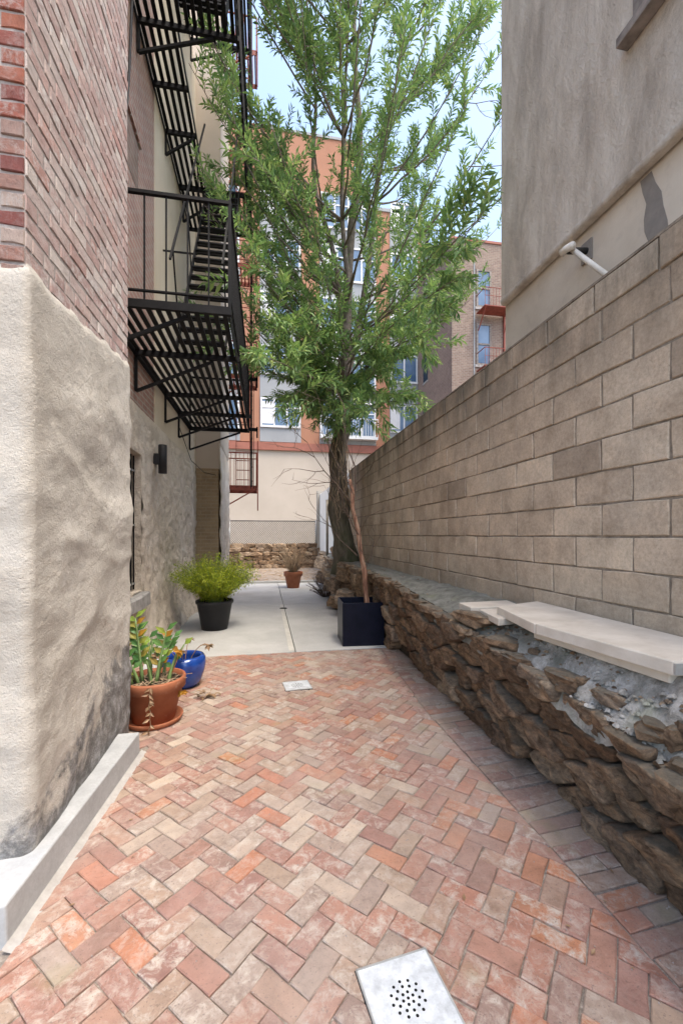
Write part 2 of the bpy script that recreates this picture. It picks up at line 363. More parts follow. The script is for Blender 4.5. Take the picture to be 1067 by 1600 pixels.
M['cable'] = simple('black_cable', (.03, .028, .027), .6, 0, .2, 10, 0)
M['patch'] = concrete('gray_patch', (.20, .175, .155), (.27, .24, .21), 9, (.17, .15, .13), .4, .5)
M['win_wood'] = simple('weathered_sill', (.22, .19, .17), .85, 0, .4, 10, .5)
M['blue_sill'] = simple('stone_sill', (.30, .29, .28), .85, 0, .3, 12, .5, .008)

def brick_tex(name, cols, mortar, bw=.205, rh=.075, ms=.011, dirt=(.3, .25, .2), damt=.3):
    g = G(name).world(); x = g.sep(); u = g.math('ADD', x[0], x[1])
    cb = g.n('ShaderNodeCombineXYZ'); g.l(u, cb.inputs[0]); g.l(x[2], cb.inputs[1])
    bt = g.n('ShaderNodeTexBrick'); bt.offset = .5
    g.l(cb.outputs[0], bt.inputs['Vector'])
    for k, v in (('Scale', 1), ('Mortar Size', ms), ('Brick Width', bw), ('Row Height', rh), ('Bias', 0), ('Mortar Smooth', .2)): bt.inputs[k].default_value = v
    bt.inputs['Color1'].default_value = (*cols[0], 1); bt.inputs['Color2'].default_value = (*cols[1], 1); bt.inputs['Mortar'].default_value = (*mortar, 1)
    c = g.mix(.7, bt.outputs['Color'], g.ramp(g.noise(4, 7, .7), [(.3, (.7, .68, .66)), (.7, (1.2, 1.18, 1.15))]), 'MULTIPLY')
    c = g.mix(g.ramp(g.noise(.8, 6, .65), [(.45, 0), (.7, damt)]), c, dirt)
    inv = g.math('SUBTRACT', 1, bt.outputs['Fac']); g.bump(inv, .7, .012); g.bump(g.noise(40, 5), .4, .006)
    return g.done(c, .92)
M['brick_far'] = brick_tex('far_brown_brick', ((.25, .185, .15), (.18, .12, .10)), (.25, .215, .19), .22, .085, .014, (.32, .25, .20), .4)
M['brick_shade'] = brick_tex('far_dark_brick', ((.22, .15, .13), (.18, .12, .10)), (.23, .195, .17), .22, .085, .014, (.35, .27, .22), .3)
M['brick_pink'] = brick_tex('pink_brick', ((.34, .20, .165), (.29, .17, .145)), (.36, .31, .275), .205, .075, .012, (.50, .38, .31), .35)
M['brick_tan'] = brick_tex('tan_brick', ((.33, .245, .155), (.29, .21, .13)), (.33, .265, .19), .21, .078, .010, (.46, .35, .22), .4)

# ------------------------------------------------------------------ ground, patio, soil
def sheet(name, pts, z, m):
    return tag(MB().add([(x, y, z) for x, y in pts], [tuple(range(len(pts)))]).build(name, m), kind='structure')
sheet('ground', [(-300, -300), (300, -300), (300, 300), (-300, 300)], -.05, M['ground'])
paving = tag(bpy.data.objects.new('brick_paving', None), kind='structure'); C.objects.link(paving)
PE = 5.44      # brick / concrete seam
MB().add([(-4, -1.5, -.009), (1.8, -1.5, -.009), (1.8, PE, -.009), (-4, PE - .04, -.009)], [(0, 1, 2, 3)]).build('sand_joint', M['joint'], paving)
pat = MB()
def slabq(b, x0, y0, x1, y1, y0b=None):
    b.add([(x0, y0, -.1), (x1, y0b or y0, -.1), (x1, y1, -.1), (x0, y1, -.1), (x0, y0, .002), (x1, y0b or y0, .002), (x1, y1, .002), (x0, y1, .002)],
          [(3,2,1,0),(4,5,6,7),(0,1,5,4),(1,2,6,5),(2,3,7,6),(3,0,4,7)])
patio = tag(bpy.data.objects.new('concrete_patio', None), kind='structure'); C.objects.link(patio)
for x0, x1, a, b in ((-2.2, .372, PE - .05, PE + .005), (.384, 2.4, PE + .005, PE + .04)):
    for ya, yb in ((0, 9.2), (9.212, 13.3)):
        m_ = MB()
        if ya == 0: slabq(m_, x0, a, x1, yb, b)
        else: slabq(m_, x0, ya, x1, yb)
        m_.build('slab', M['patio'], patio, bevel=.006)
m_ = MB(); m_.box((.30, PE + .05, .0025), (.372, 9.19, .0065)); m_.build('raised_joint_strip', concrete('joint_smear', (.52, .50, .45), (.62, .60, .55), 5), patio)
sheet('garden_bed', [(-4, 13.3), (3.2, 13.3), (3.2, 19.2), (-4, 19.2)], .03, M['dirt'])
tag(MB().box((-2.2, 13.3, -.05), (2.3, 13.42, .07)).build('patio_kerb', M['patio'], bevel=.01), kind='structure')

# ------------------------------------------------------------------ herringbone pavers
def clip(poly, nx, ny, d):          # keep points with nx*x+ny*y <= d
    out = []
    for i in range(len(poly)):
        a, b = poly[i], poly[(i + 1) % len(poly)]
        da = nx * a[0] + ny * a[1] - d; db = nx * b[0] + ny * b[1] - d
        if da <= 0: out.append(a)
        if da * db < 0:
            t = da / (da - db); out.append((a[0] + t * (b[0] - a[0]), a[1] + t * (b[1] - a[1])))
    return out
def area(p): return .5 * sum(p[i][0] * p[(i + 1) % len(p)][1] - p[(i + 1) % len(p)][0] * p[i][1] for i in range(len(p)))
def prism(b, poly, ztop=0, depth=.03, bev=.005, jit=.002, tilt=0):
    if area(poly) < 0: poly = poly[::-1]
    n = len(poly); cx = sum(p[0] for p in poly) / n; cy = sum(p[1] for p in poly) / n
    # split long edges once so that the outline is a little uneven
    q = []
    for i in range(n):
        a = poly[i]; c_ = poly[(i + 1) % n]; q.append(a)
        L = math.hypot(c_[0] - a[0], c_[1] - a[1])
        if L > .1: q.append(((a[0] + c_[0]) / 2 + rnd.uniform(-jit, jit), (a[1] + c_[1]) / 2 + rnd.uniform(-jit, jit)))
    q = [(x + rnd.uniform(-jit, jit), y + rnd.uniform(-jit, jit)) for x, y in q]; n = len(q)
    tx, ty = rnd.uniform(-tilt, tilt), rnd.uniform(-tilt, tilt)
    def zz(x, y): return ztop + tx * (x - cx) + ty * (y - cy)
    vs = [(x, y, ztop - depth) for x, y in q] + [(x, y, zz(x, y) - bev) for x, y in q]
    ins = []
    for x, y in q:
        d = max(1e-4, math.hypot(x - cx, y - cy)); k = max(.3, 1 - bev * 1.3 / d)
        ins.append((cx + (x - cx) * k, cy + (y - cy) * k))
    vs += [(x, y, zz(x, y)) for x, y in ins]
    fs = [(i, (i + 1) % n, n + (i + 1) % n, n + i) for i in range(n)] + [(n + i, n + (i + 1) % n, 2*n + (i + 1) % n, 2*n + i) for i in range(n)] + [tuple(range(2*n, 3*n))]
    b.add(vs, fs)
WP, GJ = .0905, .0046
O = Vector((-.05, 1.68)); e1 = Vector((math.cos(R(-44.5)), math.sin(R(-44.5)))); e2 = Vector((-e1.y, e1.x))
L_, W_ = 2 * WP - GJ, WP - GJ
polys = []
for n_ in range(-40, 41):
    for k in range(-60, 61):
        for vert in (0, 1):
            if vert: bx, by, sx, sy = 2 * WP, 0, W_, L_
            else: bx, by, sx, sy = 0, 0, L_, W_
            ox = bx + k * WP + n_ * 4 * WP; oy = by - k * WP
            # the (4W,0) translation covers the plane with the (W,-W) one
            pts = [O + e1 * (ox + a) + e2 * (oy + c_) for a, c_ in ((0, 0), (sx, 0), (sx, sy), (0, sy))]
            c0 = sum(pts, Vector((0, 0))) / 4
            if not (-2.2 < c0.x < 2 and .55 < c0.y < PE + .1): continue
            polys.append([(p.x, p.y) for p in pts])
def step_x(y): return -.924 + (y - 1.728) * (.082 / 1.364)
def border_x(y): return 1.345 + max(0, y - 3.4) * .075
out = []
for p in polys:
    q = clip(p, 0, 1, PE - .012 + 0)
    # right: border line, piecewise at y = 3.4
    cy = sum(a[1] for a in p) / 4
    if cy < 3.4: q = clip(q, 1, 0, 1.345) if q else q
    else: q = clip(q, 1, -.075, 1.345 - .075 * 3.4) if q else q
    if q and cy < 3.12:
        k = .0601; q = clip(q, -1, k, -(-.924 - k * 1.728) - .028)
    if q and len(q) > 2 and abs(area(q)) > .0012: out.append(q)
# border bricks beside the stone wall
y = .75
while y < PE - .1:
    h = rnd.uniform(.084, .096); a = border_x(y) + .008
    sk = rnd.uniform(.06, .16)
    if rnd.random() < .35:
        xm = a + rnd.uniform(.09, .2)
        out.append([(a, y), (xm - .006, y + sk * (xm - a)), (xm - .006, y + h - .007 + sk * (xm - a)), (a, y + h - .007)]); a2 = xm
        out.append([(a2, y + sk * (a2 - a)), (1.72, y + sk * (1.72 - a)), (1.72, y + h - .007 + sk * (1.72 - a)), (a2, y + h - .007 + sk * (a2 - a))])
    else:
        out.append([(a, y), (1.72, y + sk * (1.72 - a)), (1.72, y + h - .007 + sk * (1.72 - a)), (a, y + h - .007)])
    y += h
def rank(q):
    cx = sum(a[0] for a in q) / len(q); cy = sum(a[1] for a in q) / len(q)
    dd = cy * .984 + cx * .177; rr = cx * .984 - cy * .177
    vis = dd > .1 and abs(rr / dd) < .84 and 1.5 / dd < 1.2
    return (0 if vis else 1, dd)
out.sort(key=rank)
far = MB()
for i, q in enumerate(out):
    zt = rnd.uniform(-.002, .0025)
    if i < 300:
        cx = sum(a[0] for a in q) / len(q); cy = sum(a[1] for a in q) / len(q)
        b = MB(); prism(b, [(x - cx, y_ - cy) for x, y_ in q], 0, .03, .004, .0030, .035)
        b.build('brick', M['paver'], paving, (cx, cy, zt), (0, 0, rnd.gauss(0, .008)))
    else: prism(far, q, zt, .03, .0045, .002, .02)
tag(far.build('bricks', M['paver'], paving), kind='stuff')
# crumbs and grit on the joints
gr = MB()
for i in range(900):
    if i < 500: x = rnd.gauss(1.52, .12); y_ = rnd.uniform(1, 5.3)
    else: x = rnd.uniform(-.8, 1.5); y_ = rnd.uniform(1.1, 4.5)
    if x > 1.72: continue
    s = rnd.uniform(.0012, .0045); a = rnd.random() * 6
    vs = [Vector((x + math.cos(a + t) * s * k, y_ + math.sin(a + t) * s * k, zq)) for t, k, zq in ((0, 1, 0), (2.1, 1.2, 0), (4.2, .8, 0), (0, .1, s * 1.3))]
    gr.add([(v.x, v.y, v.z + .002) for v in vs], [(0, 1, 3), (1, 2, 3), (2, 0, 3)])
tag(gr.build('grit', M['mortar']), 'fine pale grit scattered over the brick paving', 'grit', kind='stuff')

fl = MB()
for i in range(60):
    x = rnd.choice([rnd.gauss(1.45, .15), rnd.gauss(1.5, .1), rnd.uniform(-.8, 1.6), rnd.gauss(-.72, .1)]); y_ = rnd.uniform(1.2, 5.3)
    if x > 1.66 or x < step_x(min(y_, 3.1)) + .06: continue
    a = rnd.random() * 6.28; L = rnd.uniform(.012, .035); ca, sa = math.cos(a), math.sin(a)
    def q_(u, v, h): return (x + ca * u - sa * v, y_ + sa * u + ca * v, .004 + h)
    fl.add([q_(0, 0, 0), q_(L * .5, L * .22, .004), q_(L * .5, -L * .22, .003), q_(L * .5, 0, .0), q_(L, 0, .006)], [(0, 3, 1), (0, 2, 3), (3, 4, 1), (2, 4, 3)])
# ------------------------------------------------------------------ drains
def drain(cx, cy, w_, h_, rz, label, rings):
    t = thing('floor_drain', label, 'drain', (cx, cy, 0), 'square metal floor drains', rz)
    MB().box((-w_/2, -h_/2, -.02), (w_/2, h_/2, .0075)).build('plate', M['plate'], t, bevel=.003)
    MB().box((-w_/2 - .005, -h_/2 - .005, -.02), (w_/2 + .005, h_/2 + .005, .002)).build('frame_gap', M['hole'], t)
    hb = MB()
    def disc(x, y_, r):
        hb.add([(x + r * math.cos(k * math.pi / 5), y_ + r * math.sin(k * math.pi / 5), .0079) for k in range(10)], [tuple(range(10))])
    n_ = 0
    for r_, c_, ph in rings:
        for k in range(c_):
            a = 2 * math.pi * k / c_ + ph; hb2 = (r_ * math.cos(a), r_ * math.sin(a)); disc(*hb2, .0052); n_ += 1
    hb.build('hole', M['hole'], t)
    rim = MB()
    for a_, b_ in (((-w_/2, -h_/2), (w_/2, -h_/2)), ((w_/2, -h_/2), (w_/2, h_/2)), ((w_/2, h_/2), (-w_/2, h_/2)), ((-w_/2, h_/2), (-w_/2, -h_/2))):
        rim.bar((*a_, .0065), (*b_, .0065), .006, .006)
    rim.build('rim', M['galv'], t)
    return t
rings = [(0, 1, 0), (.0185, 6, .2), (.037, 10, .4), (.054, 12, .1)]
drain(.452, 1.302, .262, .262, R(7), 'near square metal floor drain with round holes set in the brick paving', rings)
drain(.308, 4.21, .255, .24, R(6), 'far small square metal floor drain in the herringbone bricks', rings)

# ------------------------------------------------------------------ concrete footing step by the left wall
st = MB()
st.add([(-1.35, 1.728, -.05), (-.924, 1.728, -.05), (-.842, 3.09, -.05), (-1.35, 3.09, -.05), (-1.35, 1.728, .153), (-.929, 1.728, .153), (-.847, 3.09, .153), (-1.35, 3.09, .153)],
       [(3,2,1,0),(4,5,6,7),(0,1,5,4),(1,2,6,5),(2,3,7,6),(3,0,4,7)])
s_ = tag(st.build('concrete_step', M['step'], bevel=.008), 'gray concrete footing step along the foot of the plastered wall', 'step')
sm = MB()
pl = []; N = 60
for i in range(N + 1):
    y_ = 1.70 + 1.42 * i / N; x = -.924 + (y_ - 1.728) * .0601
    pl.append((x + .0, y_)); 
vs = []; 
for i, (x, y_) in enumerate(pl):
    wv = .026 + .012 * noise.noise(Vector((y_ * 9, 2, 0)))
    vs += [(x - .003, y_, .016), (x + wv * .5, y_, .006), (x + wv + .012, y_, -.004)]
sm.add(vs, [(i*3+j, i*3+j+1, i*3+j+4, i*3+j+3) for i in range(N) for j in range(2)])
sm.build('mortar_fillet', concrete('pale_mortar', (.34, .32, .30), (.45, .43, .41), 12), s_)

# ------------------------------------------------------------------ left corner building: bricks above, plaster below
lb = thing('brick_house', 'weathered brick building with bulging lime plaster base nearest on the left', 'building', (-3, 3, 0))
def P(name, b, m, par, **k):
    o = b.build(name, m, par, **k); o.matrix_parent_inverse = par.matrix_world.inverted() if par.parent is None else Matrix(); return o
def child(name, b, m, par, wloc=(0, 0, 0), **k):
    """part built in world coordinates under a thing whose origin is elsewhere"""
    p0 = Vector(par.location) if par.parent is None else Vector((0, 0, 0))
    if par.parent is not None:
        q = par
        while q is not None: p0 += Vector(q.location); q = q.parent
    return b.build(name, m, par, loc=Vector(wloc) - p0, **k)
CX0, CY0, CY1 = -1.0, 2.0, 3.36
child('wall', MB().box((-7, CY0 + .006, 0), (CX0 - .005, CY1 - .01, 7.45)), M['mortar'], lb)
CH = .0757
side_var = []
for v in range(6):
    b = MB(); prism(b, [(-.098, -.0325), (.098, -.0325), (.098, .0325), (-.098, .0325)], 0, .014, .004, .0022, .02); side_var.append(b.mesh('brick_face'))
head_var = []
for v in range(4):
    b = MB(); prism(b, [(-.047, -.0325), (.047, -.0325), (.047, .0325), (-.047, .0325)], 0, .014, .004, .0022, .02); head_var.append(b.mesh('brick_header'))
for me in side_var: me.materials.append(M['wall_brick'])
red_var = []
for me in side_var: m2 = me.copy(); m2.materials.clear(); m2.materials.append(M['wall_brick_red']); red_var.append(m2)
for me in head_var: me.materials.append(M['wall_brick'])
nb = 0; row = 0; z = 2.50
rot_side = Matrix(((0, 0, 1), (1, 0, 0), (0, 1, 0))).to_4x4()      # local x->Y, y->Z, z->X
rot_front = Matrix(((1, 0, 0), (0, 0, -1), (0, 1, 0))).to_4x4()    # local x->X, y->Z, z->-Y
hi = MB()
while z < 7.4:
    zc = z + CH / 2
    header = row % 6 == 3
    y_ = CY0 + .002
    if header: offs = .105
    else: offs = .207
    first = offs * (.5 if row % 2 else 1)
    while y_ < CY1 - .03:
        L = min(first if y_ < CY0 + .01 else offs, CY1 - y_)
        yc = y_ + L / 2
        visible = zc < 1.5 + 836 / 660 * (yc * .984 - .177) + .15
        T = Matrix.Translation((CX0 - .0015 + rnd.uniform(-.0025, .0035), yc, zc + rnd.uniform(-.002, .002))) @ rot_side @ Matrix.Rotation(rnd.uniform(-.012, .012), 4, 'Z') @ Matrix.Diagonal(((L - .010) / (.094 if header or L < .12 else .196), 1, 1, 1))
        me = rnd.choice(head_var if (header or L < .12) else side_var)
        if visible and nb < 285:
            o = link('brick', me, None, lb); o.matrix_world = T; o.matrix_parent_inverse = Matrix.Identity(4)
            o.matrix_local = Matrix.Translation(-Vector(lb.location)) @ T; nb += 1
        elif zc < 7.4:
            hi.add([T @ v.co for v in me.vertices], [tuple(p.vertices) for p in me.polygons])
        y_ += L
    if z < 4.6:
        x = CX0 - .001
        for k in range(3):
            L = (.10 if row % 2 else .207) if k == 0 else .207
            xc = x - L / 2
            T = Matrix.Translation((xc, CY0 - .001 + rnd.uniform(-.003, .003), zc)) @ rot_front @ Matrix.Diagonal(((L - .012) / .196, .95, 1, 1))
            me = rnd.choice(red_var)
            if k < 2 and nb < 298:
                o = link('brick', me, None, lb); o.matrix_local = Matrix.Translation(-Vector(lb.location)) @ T; nb += 1
            x -= L
    z += CH; row += 1
tag(child('bricks', hi, M['wall_brick'], lb), kind='stuff')

# bulging plaster skin (front face, rounded corner, side, return)
path = []
def addseg(p, q, nrm, step=.022):
    n_ = max(1, int((Vector(q) - Vector(p)).length / step))
    for i in range(n_): path.append((p[0] + (q[0] - p[0]) * i / n_, p[1] + (q[1] - p[1]) * i / n_, *nrm))
rc = .025
rn, xn = .022, CX0 + .004
addseg((-2.6, CY0), (xn - rn, CY0), (0, -1))
for i in range(9):
    a = R(-90 + 90 * i / 9); path.append((xn - rn + rn * math.cos(a), CY0 + rn + rn * math.sin(a), math.cos(a), math.sin(a)))
addseg((xn, CY0 + rn), (CX0, CY0 + .6), (1, 0))
addseg((CX0, CY0 + .6), (CX0, CY1 - rc), (1, 0))
for i in range(7):
    a = R(0 + 90 * i / 7); path.append((CX0 - rc + rc * math.cos(a), CY1 - rc + rc * math.sin(a), math.cos(a), math.sin(a)))
addseg((CX0 - rc, CY1), (-1.75, CY1), (0, 1))
ZN = 130; vs = []; fs = []; u = 0; prev = None
for i, (px, py, nx, ny) in enumerate(path):
    T_ = 2.66 + .07 * noise.noise(Vector((px * 1.3, py * 1.6, 3))) + .04 * noise.noise(Vector((px * 6, py * 6, 3))) + (.10 * max(0, min(1, (py - 2.1) / 1.2)))
    for j in range(ZN + 1):
        z = T_ * j / ZN
        p = Vector((px, py, z))
        p = Vector((px * .6, py * .6, z))
        big = fbm(p, 2.1, 2) * .036 + fbm(p + Vector((9, 2, 1)), 5.5, 3) * .013 + abs(fbm(p + Vector((3, 8, 1)), 2.6, 2)) * -.05 + .012
        b_ = (.024 + big) * min(1, .45 + (T_ - z) / 1.3) + .004 * fbm(p, 22, 2)
        b_ = max(.014, b_)
        top = min(1, (T_ - z) / .05); b_ = b_ * top - .010 * (1 - top)
        if z < .5: b_ *= .6 + .8 * z
        vs.append((px + nx * b_, py + ny * b_, z))
n_ = len(path)
for i in range(n_ - 1):
    for j in range(ZN): fs.append((i*(ZN+1)+j, (i+1)*(ZN+1)+j, (i+1)*(ZN+1)+j+1, i*(ZN+1)+j+1))
child('plaster', MB().add(vs, fs, True), M['plaster'], lb)

# ------------------------------------------------------------------ main left building with window, lamp
mh = thing('tenement_building', 'tall left tenement with pink brick and cream stucco behind the fire escape', 'building', (-4, 6, 0))
WX, WY0, WY1 = -1.5, CY1 + .002, 9.56
BY = 6.14
child('wall', MB().box((-8, WY0, 3.0), (WX, BY, 11.6)), M['brick_pink'], mh)
child('cream_wall', MB().box((-8, BY + .001, 3.0), (WX + .012, WY1, 11.6)), M['cream'], mh)
child('core', MB().box((-8, WY0, 0), (WX - .16, WY1, 2.999)), M['stucco_low'], mh)
OY0, OY1, OZ0, OZ1 = 4.72, 5.46, .83, 2.47
vs = []; fs = []; idx = {}
ys = [WY0 + (WY1 - WY0) * i / 240 for i in range(241)]; zs = [3.02 * j / 130 for j in range(131)]
# snap grid lines to the opening
def snap(a, v): k = min(range(len(a)), key=lambda i: abs(a[i] - v)); a[k] = v
for v in (OY0, OY1): snap(ys, v)
for v in (OZ0, OZ1): snap(zs, v)
for i, y_ in enumerate(ys):
    for j, z in enumerate(zs):
        p = Vector((0, y_, z)); d = fbm(p, 1.8, 2) * .04 + fbm(p + Vector((5, 1, 2)), 6, 4) * .05
        d += .02
        rib = math.exp(-((y_ - 8.7) / .28) ** 2); d += rib * (.05 + .05 * fbm(p, 5, 3))
        if z < .55: d += .13 * (1 - z / .55) ** 2 * min(1, max(0, (y_ - 5.6) / 1.2))
        if z > 2.9: d = d * .3 + .015
        vs.append((WX + max(.003, d), y_, z)); 
NZ = len(zs)
for i in range(len(ys) - 1):
    for j in range(NZ - 1):
        if ys[i] >= OY0 - 1e-6 and ys[i+1] <= OY1 + 1e-6 and zs[j] >= OZ0 - 1e-6 and zs[j+1] <= OZ1 + 1e-6: continue
        fs.append((i*NZ+j, i*NZ+j+1, (i+1)*NZ+j+1, (i+1)*NZ+j))
o = child('rough_base', MB().add(vs, [f[::-1] for f in fs], True), M['stucco_low'], mh)
rv = MB()     # reveals
rv.box((WX - .16, OY1, OZ0), (WX + .02, OY1 + .01, OZ1)); rv.box((WX - .16, OY0 - .01, OZ0), (WX + .02, OY0, OZ1)); rv.box((WX - .16, OY0, OZ1), (WX + .02, OY1, OZ1 + .01)); rv.box((WX - .16, OY0, OZ0 - .01), (WX + .02, OY1, OZ0))
child('window_reveal', rv, M['stucco_low'], mh)
wdw = child('window', MB().box((WX - .155, OY0, OZ0), (WX - .12, OY1, OZ1)), M['dark_glass'], mh)
fr = MB()
for a, b in (((WX - .118, OY0, OZ0), (WX - .10, OY0 + .05, OZ1)), ((WX - .118, OY1 - .05, OZ0), (WX - .10, OY1, OZ1)), ((WX - .118, OY0, 1.6), (WX - .10, OY1, 1.66)), ((WX - .118, OY0, OZ1 - .05), (WX - .10, OY1, OZ1))): fr.box(a, b)
fr.build('frame', M['iron'], wdw)
bars = MB()
for k in range(7): yy = OY0 + .06 + k * .105; bars.box((WX - .06, yy, OZ0 + .02), (WX - .045, yy + .014, OZ1 - .02))
bars.build('security_bars', M['iron'], wdw)
for zz in (.92, 1.62, 2.27): MB().bar((WX - .052, OY0, zz), (WX - .052, OY1 + .0, zz), .012, .022).build('crossbar', M['galv'], wdw)
sb = MB(); prism(sb, [(-.14, -.42), (.09, -.42), (.11, .43), (-.14, .44)], 0, .15, .02, .012, .03)
child('window_sill', sb, M['blue_sill'], mh, (WX, 5.12, .80))
# upper brick opening with arch, partly hidden by the corner building
ub = MB().box((WX - .001, 4.62, 5.6), (WX + .004, 5.40, 6.15)); child('bricked_window', ub, M['brick_shade'], mh)
arch = MB()
for k in range(9):
    a0 = 4.56 + k * .1; arch.box((WX, a0 + .005, 6.15 + .05 * math.sin(math.pi * (k + .5) / 9)), (WX + .03, a0 + .095, 6.36 + .05 * math.sin(math.pi * (k + .5) / 9)))
child('window_arch', arch, M['brick_pink'], mh)
# projecting bay beyond the fire escape
bay = thing('rear_wing', 'beige rear wing with tan brick foot beyond the black fire escape', 'building', (-4, 10.6, 0))
BX, BYE = -.977, 11.66
child('wall', MB().box((-8, WY1 + .001, 2.95), (BX, BYE, 14.5)), M['beige'], bay)
child('tan_brick_pier', MB().box((-8, WY1 + .001, 0), (BX - .03, BYE, 2.949)), M['brick_tan'], bay)
vs = []; fs = []; ny_, nz_ = 50, 60
for i in range(ny_ + 1):
    for j in range(nz_ + 1):
        y_ = WY1 - .06 + (BYE - WY1 + .06) * i / ny_; z = 3.5 * j / nz_
        t = 1 if z < 2.9 else max(0, (3.5 - z) / .6)
        d = (.03 + .05 * max(-.4, fbm((0, y_, z), 3, 3)) + .02 * fbm((0, y_, z), 12, 3)) * t - .002
        vs.append((BX + d - (.02 if i == 0 else 0), y_ + (.05 if i == 0 else 0) + .02 * noise.noise(Vector((3, 0, z * 6))) * (i < 2), z))
for i in range(ny_):
    for j in range(nz_): fs.append((i*(nz_+1)+j, (i+1)*(nz_+1)+j, (i+1)*(nz_+1)+j+1, i*(nz_+1)+j+1))
child('rough_whitewash', MB().add(vs, fs, True), M['stucco_low'], bay)
child('lit_side_sheet', MB().box((BX - .02, WY1 + .02, 3.5), (BX + .012, BYE, 14.4)), M['pale'], bay)  # thin sheet; its pale tone stands in for light on the side face

# wall lamp
lamp = thing('wall_lamp', 'black cylinder wall lamp on the stucco beside the barred window', 'wall lamp', (WX + .14, 6.02, 2.52))
b = MB(); b.lathe([(.055, -.19), (.055, .19), (.05, .192), (.05, .17), (.0, .17)], 24); b.build('shade', M['black_plastic'], lamp)
MB().box((-.11, -.045, -.07), (-.04, .045, .07)).build('bracket', M['black_plastic'], lamp, bevel=.005)

# ------------------------------------------------------------------ main black fire escape
fe = thing('fire_escape', 'black iron fire escape with slatted platforms and steep stairs on the left wall', 'fire escape', (WX, 6.5, 3.64))
F0 = Vector(fe.location)
def fp(name, b, par=None, wl=(0, 0, 0)):
    q = par or fe
    p0 = F0 if q is fe else Vector((0, 0, 0))
    return b.build(name, M['iron'], q, loc=-p0 if q is fe else (0, 0, 0))
XI, XO = WX + .01, -.335
def beam(par, y_, z, x0=XI, x1=XO, h=.06):
    b = MB().box((x0, y_ - .02, z - h), (x1, y_ + .02, z)); return fp('beam', b, par)
def bracket(par, y_, z, x1, drop=.47):
    b = MB(); b.bar((XI + .015, y_, z - .06), (XI + .015, y_, z - drop), .035, .03); b.bar((XI + .015, y_, z - drop), (x1, y_, z - .07), .035, .03)
    return fp('bracket', b, par)
def slats(par, x0, x1, y0, y1, z, pitch=.088, wd=.046):
    n_ = int((x1 - x0) / pitch + .5)
    me = MB().box((-wd/2, y0, 0), (wd/2, y1, .016)).mesh('slat'); me.materials.append(M['iron'])
    for k in range(n_):
        o = link('slat', me, None, par, (x0 + pitch * (k + .5), 0, z)); o.rotation_euler.z = 0
def platform(z, rects, beams, brs):
    fr_ = MB()
    for x0, x1, y0, y1 in rects:
        fr_.box((x1 - .012, y0, z - .055), (x1, y1, z + .02)); fr_.box((x0, y0, z - .055), (x0 + .012, y1, z + .02))
        fr_.box((x0, y0 - .006, z - .055), (x1, y0 + .006, z + .02)); fr_.box((x0, y1 - .006, z - .055), (x1, y1 + .006, z + .02))
    p = fp('platform', fr_)
    for x0, x1, y0, y1 in rects: slats(p, x0, x1, y0, y1, z)
    for y_, x0, x1 in beams: beam(p, y_, z - .001, x0, x1)
    for y_, x1, dr in brs: bracket(p, y_, z, x1, dr)
    return p
def railing(z, line, pitch=.13, h=1.0, y0rail=.1):
    b = MB(); pts = line
    for a, c_ in zip(pts, pts[1:]):
        a = Vector((*a, 0)); c_ = Vector((*c_, 0))
        b.bar(a + Vector((0, 0, z + h)), c_ + Vector((0, 0, z + h)), .038, .03); b.bar(a + Vector((0, 0, z + y0rail)), c_ + Vector((0, 0, z + y0rail)), .03, .014)
    r_ = fp('railing', b)
    bm_ = MB().box((-.007, -.007, 0), (.007, .007, h)).mesh('baluster'); bm_.materials.append(M['iron'])
    for a, c_, pt in [(Vector(a), Vector(c_), p_) for (a, c_), p_ in zip(zip(pts, pts[1:]), pitch if hasattr(pitch, '__len__') else [pitch] * 9)]:
        L = (c_ - a).length; n_ = max(1, int(L / pt))
        for k in range(n_ + 1):
            q = a + (c_ - a) * (k / n_); link('baluster', bm_, None, r_, (q.x, q.y, z))
    for q in pts:
        link('post', MB().box((-.014, -.014, -.05), (.014, .014, h + .03)).mesh('post'), M['iron'], r_, (*q, z))
    return r_
def stair(y0, z0, y1, z1, x0=-1.0, x1=-.46, n_=19):
    b = MB()
    for x in (x0, x1): b.bar((x, y0, z0), (x, y1, z1), .012, .10)
    for x in (x0, x1): b.bar((x, y0 - .35, z0 + .78), (x, y1 - .35, z1 + .78), .022, .022)
    for k in (1, 7, 13):
        for x in (x0, x1):
            t = k / n_; yy = y0 + (y1 - y0) * t; zz = z0 + (z1 - z0) * t; b.bar((x, yy, zz), (x, yy - .35, zz + .78), .016, .016)
    s = fp('stair', b)
    me = MB().box((x0 + .01, -.055, -.02), (x1 - .01, -.005, 0)).box((x0 + .01, .01, -.02), (x1 - .01, .055, 0)).mesh('tread'); me.materials.append(M['iron'])
    for k in range(n_):
        t = (k + .5) / n_; link('tread', me, None, s, (0, y0 + (y1 - y0) * t, z0 + (z1 - z0) * t))
    return s
Z1, Z2, Z3 = 3.64, 7.6, 11.5
platform(Z1, [(XI, XO, 4.13, 8.80)], [(4.13, XI, XO + .02), (5.22, XI, XO + .03), (6.69, XI, XO + .01), (7.68, XI, XO + .1), (8.78, XI, XO + .02)],
         [(4.2, -.72, .42), (5.24, -.62, .47), (6.70, -.6, .45), (7.69, -.55, .45), (8.76, -.5, .45)])
railing(Z1, [(XI + .02, 4.13), (XO, 4.13), (XO, 8.80), (XI + .02, 8.80)], [.165, .125, .3])
platform(Z2, [(XI, XO, 3.9, 5.34), (XI, -1.03, 5.34, 7.75), (XI, XO, 7.75, 8.80)],
         [(3.95, XI, XO), (5.32, XI, XO + .02), (6.03, XI, -1.03), (6.72, XI, -1.03), (7.76, XI, XO), (8.78, XI, XO + .02)],
         [(5.33, -.62, .40), (6.72, -1.06, .38), (8.1, -1.06, .38)])
